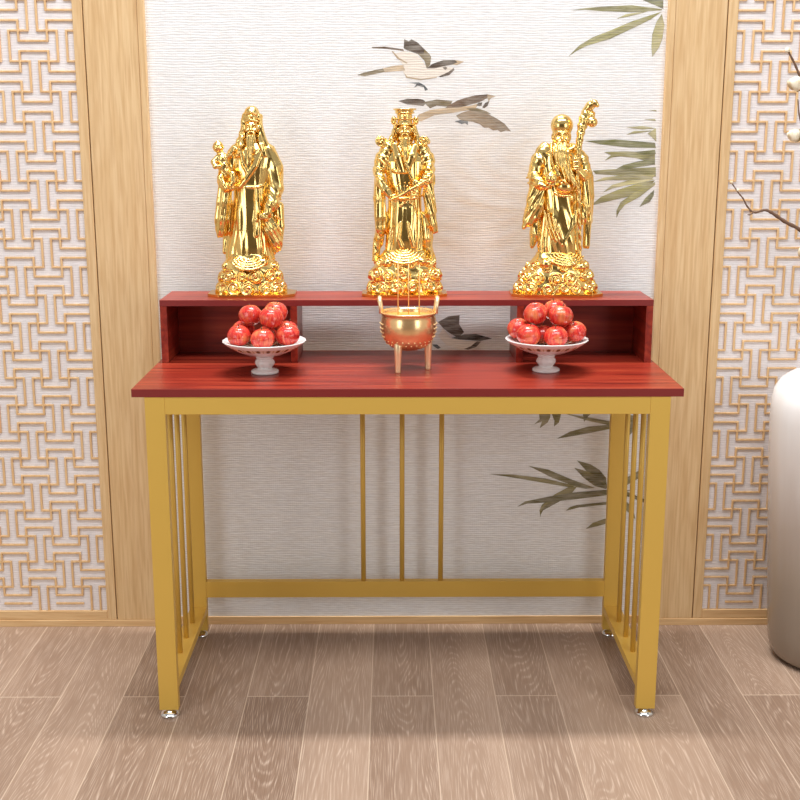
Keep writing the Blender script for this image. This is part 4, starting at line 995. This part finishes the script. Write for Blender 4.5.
    B.ell((0, -7, 156), (4.6, 2.6, 4), 1); B.chain([(0, -9, 155, 3.8), (0, -10.6, 148, 3.2), (.3, -12.2, 140, 2.2), (.6, -13, 134, .9)], 1.1, fy=.6)
    for q in (-1, 1): B.chain([(q*.6, -9.9, 161.6, .65), (q*3.0, -9.9, 160, .9), (q*4.2, -10, 155, .65), (q*4.4, -11, 148, .4)], .3)
    B.disp((-12, -20, 126), (12, 2, 158), strands(2.1, .33, .02))
    B.ell((0, -9.9, 160.4), (1.5, 1.6, .7), .4, cut=True)
    B.mesh('beard', M['gold'], r, SC)
    # sceptre (ruyi) slanting across, head resting at the right
    R_ = Sculpt((-22, -26, 90), (32, -6, 126), .45)
    R_.chain([(-15, -19.5, 97, 1.3), (-5, -20, 101, 1.5), (5, -20, 107, 1.7), (13, -19.5, 111, 1.6), (19, -19, 115, 1.6)], .4)
    for dx, dz, q in ((0, 2.6, 3.2), (-3, -1, 2.8), (3, -.6, 2.8)): R_.ell((20+dx, -18.5, 116+dz), (q, 1.8, q*.9), .5)
    R_.disp((12, -26, 108), (28, -10, 125), lambda X, Y, Z: .3*np.sin(2*PI*np.sqrt((X-20)**2+(Z-116)**2)/2.2))
    for k in range(5):
        a = k*2*PI/5; R_.ell((9+3.2*math.sin(a), -19.8, 104+2.6*math.cos(a)), (2.0, 1.3, 1.8), .4)
    R_.mesh('sceptre', M['gold'], r, SC)
    return r

# ---- Shou: bald old man with staff and peach
def statue_elder():
    r = empty('gilded_statue', (.3770, .396, HZ), 0); r['_lean'] = -.028
    tag(r, 'golden statue of a bald long-bearded old man holding a peach and a tall staff', 'statue', GROUP)
    base_plate(r, -50, 43, -25, 24)
    cloud_base(r, [(2.5, -4, 0, 40, 21), (10, -4, 0, 40, 21), (18, -3, 0, 37, 20), (26, -2, 0, 32, 18), (34, -.5, 0, 27.5, 15.5), (44, 0, 0, 22, 12)],
               ringcurls([(8, 15, 7.6, .3), (19.5, 13, 7.0, .75), (29.5, 11, 5.4, .2)], 15), 31, [(5, 46, -12, 15, 5)],
               [(-14.5, -13, 33, 6), (21, -13, 30, 4.5)])
    S = Sculpt((-46, -25, 30), (42, 22, 188), .5)
    S.stack([(42, 1, 1, 22, 12), (50, 0, 1, 21.5, 11.8), (66, 0, 0, 19.5, 11), (84, 1, 0, 18.5, 10.8), (100, 2, 0, 19, 11), (112, 2, 0, 20, 11), (126, 1, 0, 21.5, 10.5), (140, 0, 0, 20, 9.5), (147, 0, 1, 15, 8), (152, 1, 1, 9, 6), (156, 2, 1, 6, 5)], 1.5, pleats(9, .8, 77, 42, 105, .35))
    S.chain([(4, -9.5, 96, 8), (3, -10.4, 76, 8.5), (5, -10.6, 56, 8.5), (6, -9.5, 40, 9)], 3.0, fy=.3, fold=(.95, .3, .75, .7))
    for k in range(4): S.chain([(-16+k*4, -10.5-.6*k, 86-k*3, 1.1), (-13+k*4, -12-.4*k, 70-k*2, 1.5), (-9+k*4.5, -12.5, 58-k*2, 1.2)], .5)
    for k in range(3): S.chain([(18-k*3, -11.5, 92-k*6, .9), (15-k*3, -12.6, 74-k*5, 1.3), (6-k*2, -13.2, 60-k*4, 1.0)], .5)
    # belly above the belt
    S.ell((5, -7.5, 110), (10.5, 8.5, 9), 1.2)
    for i in range(9):
        t0, t1 = -1.3+i*.29, -1.01+i*.29
        g = lambda t: (4.5+12*math.sin(t), -4.2-11.2*math.cos(t), 100.5+6.2*(1-math.cos(t)))
        S.rc(g(t0), g(t1), 1.1, 1.1, .3)
    # picture-left arm with long sleeve
    S.chain([(-14, 1, 145, 8), (-20, -1, 134, 8.5), (-25, -3, 121, 7)], 1.8, fy=.9, fold=(.7, .7, .7, .3))
    S.chain([(-25, -6, 119, 6), (-20, -12, 112, 5.4), (-15, -14.5, 110, 4.2)], 1.2, fold=(.3, .95, 1.1, .35))
    S.chain([(-24, -6, 116, 6.5), (-25, -6, 100, 7.2), (-28, -6, 86, 7.4), (-32, -6, 75, 5.2), (-36, -6, 70, 3.0)], 1.2, fy=.75, fold=(.88, -.45, 1.2, .5))
    S.chain([(-20, -9, 106, 5), (-22, -9, 92, 5.5), (-25, -8, 80, 4.5), (-29, -7, 75, 3)], 1.0, fy=.7, fold=(.88, -.45, 1.3, .5))
    hand(S, (-11, -16.5, 112.5), (.9, -.1, .1), 1.05, (.1, -.2, .9))
    S.chain([(-33, -3, 118, 1.0), (-26, -11, 121, 1.3), (-19, -13, 118, 1.0)], .4); S.chain([(-32, -5, 113, .9), (-24, -12.5, 114.5, 1.2), (-18, -14.5, 111, .9)], .4)
    # picture-right arm gripping the staff
    S.chain([(14, 1, 145, 7.5), (22, 0, 136, 7.5), (27, -2, 122, 6.5)], 1.8, fy=.9, fold=(-.5, .8, .9, .3))
    S.chain([(27, -5, 122, 5.2), (22, -11, 120, 4.6), (17.5, -13, 126, 3.8)], 1.1, fold=(.7, .7, 1.1, .3))
    S.chain([(26, -5, 118, 5.5), (27, -5, 104, 5.8), (26, -6, 90, 5.8), (23.5, -7, 79, 4.6), (22.5, -7, 74.5, 3)], 1.1, fy=.8, fold=(1, .1, 1.3, .5))
    S.chain([(31, 0, 120, 3.5), (31, 0, 100, 4.2), (29.5, 0, 75, 4.5), (28, 0, 50, 3.6)], 1.3, fy=1.2, fold=(1, 0, 1.2, .45))
    S.chain([(-22, 3, 80, 5.5), (-25, 2, 62, 4.8), (-27, 1, 50, 3)], 1.2, fy=1.1, fold=(1, 0, 1.2, .4))
    S.ell((15.5, -15.5, 130.5), (3.6, 2.6, 4.6), .8)
    for i in range(4): S.chain([(18.6, -14.5, 134-i*2.3, 1.15), (16.4, -18.6, 134-i*2.3, 1.2), (12.4, -18.0, 133.8-i*2.3, 1.05), (11.6, -16, 133.6-i*2.3, .9)], .25)
    S.chain([(18, -14, 136, 1.3), (15.5, -17.5, 137.5, 1.1), (12.8, -17.6, 137.2, .9)], .3)
    # head with high dome
    S.ell((2.3, -2, 158.5), (9.6, 8.8, 10), 1.2); S.ell((2.8, -1, 169.5), (11.2, 10, 11), 1.8)
    face(S, 1.8, 158.0, -10.4, 1.42, 1.15)
    S.rc((-3, -9.6, 164.4), (7.5, -9.4, 164.4), .45, .45, .5, cut=True)
    S.mesh('figure', M['gold'], r, SC)
    B = Sculpt((-16, -26, 104), (26, 2, 164), .45)
    B.ell((1.8, -8, 149.5), (6.4, 3, 4.6), 1)
    B.chain([(1, -9.5, 149, 6.6), (1, -12.5, 141, 7.2), (3, -14.5, 131, 6.6), (8, -16.0, 121, 4.6), (13, -17.5, 114, 2.6), (16.5, -18, 107, .9)], 1.4, fy=.5)
    B.chain([(-8, -6, 152, 1.6), (-9.5, -9.8, 143, 2.0), (-8, -12.6, 132, 2.0), (-2.5, -15.5, 121, 1.8), (5, -18, 113, 1.0)], .8)
    for q in (-1, 1): B.chain([(1.8+q*.6, -11.0, 155.4, .8), (1.8+q*3.4, -11.2, 153.6, 1.1), (1.8+q*5.4, -12, 147.5, .8), (1.8+q*5.6, -14.2, 137, .5)], .3)
    B.disp((-16, -26, 104), (26, 2, 152), lambda X, Y, Z: .42*np.sin(1.9*(X+np.clip(140-Z, 0, 40)**1.35*-.085)+.5*np.sin(Z*.2)))
    B.ell((1.8, -11, 153.6), (1.8, 1.8, .8), .4, cut=True)
    B.mesh('beard', M['gold'], r, SC)
    P_ = Sculpt((-20, -28, 106), (0, -8, 134), .45)
    P_.ell((-10, -19.5, 118.5), (6.3, 5.8, 5.9), 1); P_.chain([(-10, -19.5, 122, 3.2), (-10.2, -19.5, 127, 1.0), (-10.3, -19.5, 129, .5)], 1.6)
    P_.chain([(-10, -25.5, 113.5, .45), (-9.4, -25.4, 118, .5), (-10, -22.6, 124, .5)], .6, cut=True)
    for a, l in ((-2.4, 5), (-.9, 5)): P_.ell((-10+4*math.cos(a), -21.5, 114+1.8*math.sin(a)), (3.0, 1.4, 1.3), .4, rot=-.5 if a < -1.5 else .5)
    P_.mesh('peach', M['gold'], r, SC)
    K = Sculpt((8, -26, 34), (44, 2, 196), .5)
    pts = [(20.5, -9, 40, 1.7), (19.5, -12, 70, 1.7), (17.5, -15, 100, 1.8), (16, -16.2, 125, 1.9), (17, -15.5, 142, 2.6), (18.5, -14, 156, 3.4), (21, -12, 168, 4.5), (23.5, -11, 176, 5.2), (26, -10, 183, 4.6)]
    K.chain(pts, .8, fold=(.8, .6, 1.1, .35))
    # gnarled dragon head at the top, with snout, horn and hanging gourd
    K.chain([(26, -10, 183, 4.6), (29, -11, 188, 4.4), (33, -13, 190.5, 3.6), (35.5, -15, 188.5, 2.1)], .8)
    K.chain([(30, -10, 192, 1.4), (31, -9, 195, .6)], .5); K.ell((31.8, -14.2, 191.2), (1.0, 1.0, 1.0), .3); K.rc((33, -15.6, 187.4), (36.5, -16.2, 186.6), .5, .4, .3, cut=True)
    K.chain([(28, -11, 185, 1.5), (33, -12, 181, 1.2), (32, -12, 178, 1.1)], .5)
    K.ell((31, -12.5, 172.5), (5.4, 5.0, 5.2), .6); K.ell((30.5, -12.5, 179.2), (3.4, 3.2, 3.2), .8)
    K.ell((24, -13.5, 179), (2.6, 2.0, 2.2), .6); K.ell((26.8, -14.2, 183.5), (1.8, 1.4, 1.8), .4, cut=True); K.ell((21, -13, 171), (1.8, 1.6, 2.4), .6); K.ell((24, -13, 168), (2.4, 2, 2.4), .6)
    for (u, w) in ((18.8, 152), (17.2, 147), (20.2, 161)): K.ell((u, -15, w), (2.8, 2.6, 1.2), .5)
    K.mesh('staff', M['gold'], r, SC)
    return r
statue_child_bearer(); statue_official(); statue_elder()

# ------------------------------------------------------------------ vase and budding branches
VX, VY = 1.086, .312
vs = empty('floor_vase', (VX, VY, 0)); tag(vs, 'tall rounded vase going from white to grey-brown, standing on the floor at the right edge', 'vase')
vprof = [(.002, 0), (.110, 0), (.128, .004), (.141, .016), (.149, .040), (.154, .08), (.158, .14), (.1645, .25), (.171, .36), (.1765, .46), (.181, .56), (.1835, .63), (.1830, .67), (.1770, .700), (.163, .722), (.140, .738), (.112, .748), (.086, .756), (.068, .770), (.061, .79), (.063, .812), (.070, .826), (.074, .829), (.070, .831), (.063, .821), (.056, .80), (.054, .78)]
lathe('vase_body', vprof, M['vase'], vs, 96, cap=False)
BASE = Vector((VX, VY, .80))
def branch(pts, rads, buds, label, twigs=()):
    r = empty('budding_branch', tuple(BASE)); tag(r, label, 'branch', 'budding branches in the floor vase')
    bm = bmesh.new()
    P = [Vector(p)-BASE for p in pts]
    # smooth through the points
    def cr(P, n=6):
        out = []
        for i in range(len(P)-1):
            p0, p1, p2, p3 = P[max(i-1, 0)], P[i], P[i+1], P[min(i+2, len(P)-1)]
            for k in range(n):
                t = k/n
                out.append(.5*((2*p1)+(p2-p0)*t+(2*p0-5*p1+4*p2-p3)*t*t+(3*p1-p0-3*p2+p3)*t**3))
        return out+[P[-1]]
    Q = cr(P); rr = np.interp(np.linspace(0, 1, len(Q)), np.linspace(0, 1, len(rads)), rads)
    rr = [float(x)*(1+.16*math.sin(i*1.9)) for i, x in enumerate(rr)]
    tube_bm(bm, Q, rr, 10)
    for tw in twigs:
        tq = cr([Vector(p)-BASE for p in tw], 4); tube_bm(bm, tq, [float(x) for x in np.linspace(.0022, .0011, len(tq))], 8)
    bmesh.ops.recalc_face_normals(bm, faces=list(bm.faces))
    from_bm('stem', bm, M['bark'], r)
    for (p, d, L_, w_) in buds:
        p = Vector(p)-BASE; d = Vector(d).normalized()
        bm = bmesh.new()
        prof = [(.10, 0), (.62, .10), (.93, .28), (1.0, .45), (.90, .65), (.66, .82), (.34, .95), (.03, 1.0)]
        lathe_bm(bm, [(a*w_, b*L_) for a, b in prof], 24, wob=lambda a, z: 1+.05*math.cos(3*a+z*60))
        mt = Vector((0, 0, 1)).rotation_difference(d).to_matrix().to_4x4(); mt.translation = p
        bmesh.ops.transform(bm, matrix=mt, verts=bm.verts); bmesh.ops.recalc_face_normals(bm, faces=list(bm.faces))
        b = from_bm('bud', bm, M['bud'], r)
        if L_ > .02:
            bm = bmesh.new(); lathe_bm(bm, [(.06*w_, -.06*L_), (.5*w_, .0), (.80*w_, .12*L_), (.97*w_, .26*L_), (.96*w_, .30*L_)], 18, cap=False, wob=lambda a, z: 1.03+.03*math.cos(4*a))
            bmesh.ops.transform(bm, matrix=mt, verts=bm.verts); from_bm('bud_scale', bm, M['scale'], b)
    return r
branch([(VX-.02, VY, .66), (1.065, .31, .86), (1.03, .305, .99), (.985, .30, 1.055), (.930, .30, 1.093), (.893, .30, 1.112), (.862, .30, 1.132), (.843, .30, 1.1395), (.818, .30, 1.134), (.801, .30, 1.148), (.790, .30, 1.166), (.777, .30, 1.181), (.762, .30, 1.201)],
       [.0052, .0050, .0048, .0046, .0044, .0040, .0030, .0022, .0018, .0016, .0014], [((.762, .30, 1.200), (-.5, -.1, .7), .009, .0042), ((.775, .30, 1.183), (.2, -.3, .7), .007, .003)],
       'thin budding branch reaching furthest left across the lattice screen', [[(.817, .30, 1.135), (.807, .295, 1.129), (.801, .292, 1.130)]])
branch([(VX+.01, VY, .66), (1.08, .305, .95), (1.04, .30, 1.18), (.985, .30, 1.31), (.945, .30, 1.38), (.918, .30, 1.415), (.903, .30, 1.443), (.888, .30, 1.472), (.872, .30, 1.498)],
       [.0055, .0050, .0046, .0042, .0036, .0032, .0030, .0026, .0020], [((.872, .30, 1.496), (-.4, -.1, .8), .012, .0065), ((.912, .296, 1.424), (-.95, -.1, .12), .041, .0165)],
       'upright budding branch with a cream bud near the top right corner')
branch([(VX, VY, .66), (1.07, .305, .92), (1.035, .30, 1.11), (.985, .30, 1.225), (.945, .30, 1.285), (.925, .30, 1.310), (.909, .30, 1.352), (.902, .30, 1.392)],
       [.0050, .0046, .0042, .0036, .0030, .0024, .0018, .0012], [((.916, .298, 1.309), (-.97, -.1, .12), .036, .0150)],
       'budding branch with a cream bud level with the tip of the upper bamboo cluster')
branch([(VX-.01, VY, .66), (1.06, .305, .84), (1.02, .30, .95), (.985, .30, 1.00), (.958, .298, 1.027)],
       [.0048, .0044, .0038, .0028, .0020], [((.955, .297, 1.026), (-.75, -.1, .75), .036, .0165)],
       'short budding branch with a plump bud just above the vase')

# ------------------------------------------------------------------ light and camera
def area(name, loc, target, size, power, col=(1, 1, 1), sy=None):
    l = bpy.data.lights.new(name, 'AREA'); l.energy = power; l.color = col; l.size = size
    if sy: l.shape = 'RECTANGLE'; l.size_y = sy
    o = bpy.data.objects.new(name, l); COL.objects.link(o); o.location = loc
    o.rotation_euler = (Vector(target)-Vector(loc)).to_track_quat('-Z', 'Y').to_euler(); return o
area('ceiling_light', (0, .40, 4.0), (0, .36, 0), 1.5, 115, (1, .99, .97), .2)
area('key_fill_light', (0, -1.5, 3.9), (0, .5, 1.0), 3.8, 92, (.98, .99, 1), .6)  # high frontal key light above the room, not a window
area('key_fill_light', (2.3, -2.3, 1.25), (0, .5, .8), 1.5, 26, (.98, .99, 1), 1.5)  # added fill from the right, also mirrored in the gold; no window here
area('key_fill_light', (-2.3, -2.3, 1.25), (0, .5, .8), 1.5, 26, (.98, .99, 1), 1.5)  # matching added fill from the left, no window here either
W_ = bpy.data.worlds.new('sky'); bpy.context.scene.world = W_; W_.use_nodes = True
bg = W_.node_tree.nodes['Background']; bg.inputs[0].default_value = (.93, .96, 1.0, 1); bg.inputs[1].default_value = .38

cam = bpy.data.cameras.new('camera'); co = bpy.data.objects.new('camera', cam); COL.objects.link(co)
cam.sensor_width = 36; cam.lens = 1181.74/800*36; cam.clip_start = .05
th, yaw, roll = .2244, -.0064, .0001
rgt = Vector((math.cos(yaw), math.sin(yaw), 0)); f0 = Vector((-math.sin(yaw), math.cos(yaw), 0))
fwd = f0*math.cos(th)-Vector((0, 0, 1))*math.sin(th); up = f0*math.sin(th)+Vector((0, 0, 1))*math.cos(th)
c_, s_ = math.cos(roll), math.sin(roll)
r2 = rgt*c_+up*s_; u2 = up*c_-rgt*s_
mw = Matrix((( r2.x, u2.x, -fwd.x, -.0334), (r2.y, u2.y, -fwd.y, -2.5048), (r2.z, u2.z, -fwd.z, 1.3224), (0, 0, 0, 1)))
co.matrix_world = mw
sc = bpy.context.scene; sc.camera = co
sc.view_settings.view_transform = 'Standard'; sc.view_settings.look = 'None'; sc.view_settings.gamma = 1; sc.view_settings.exposure = 0.08; sc.view_settings.use_curve_mapping = False
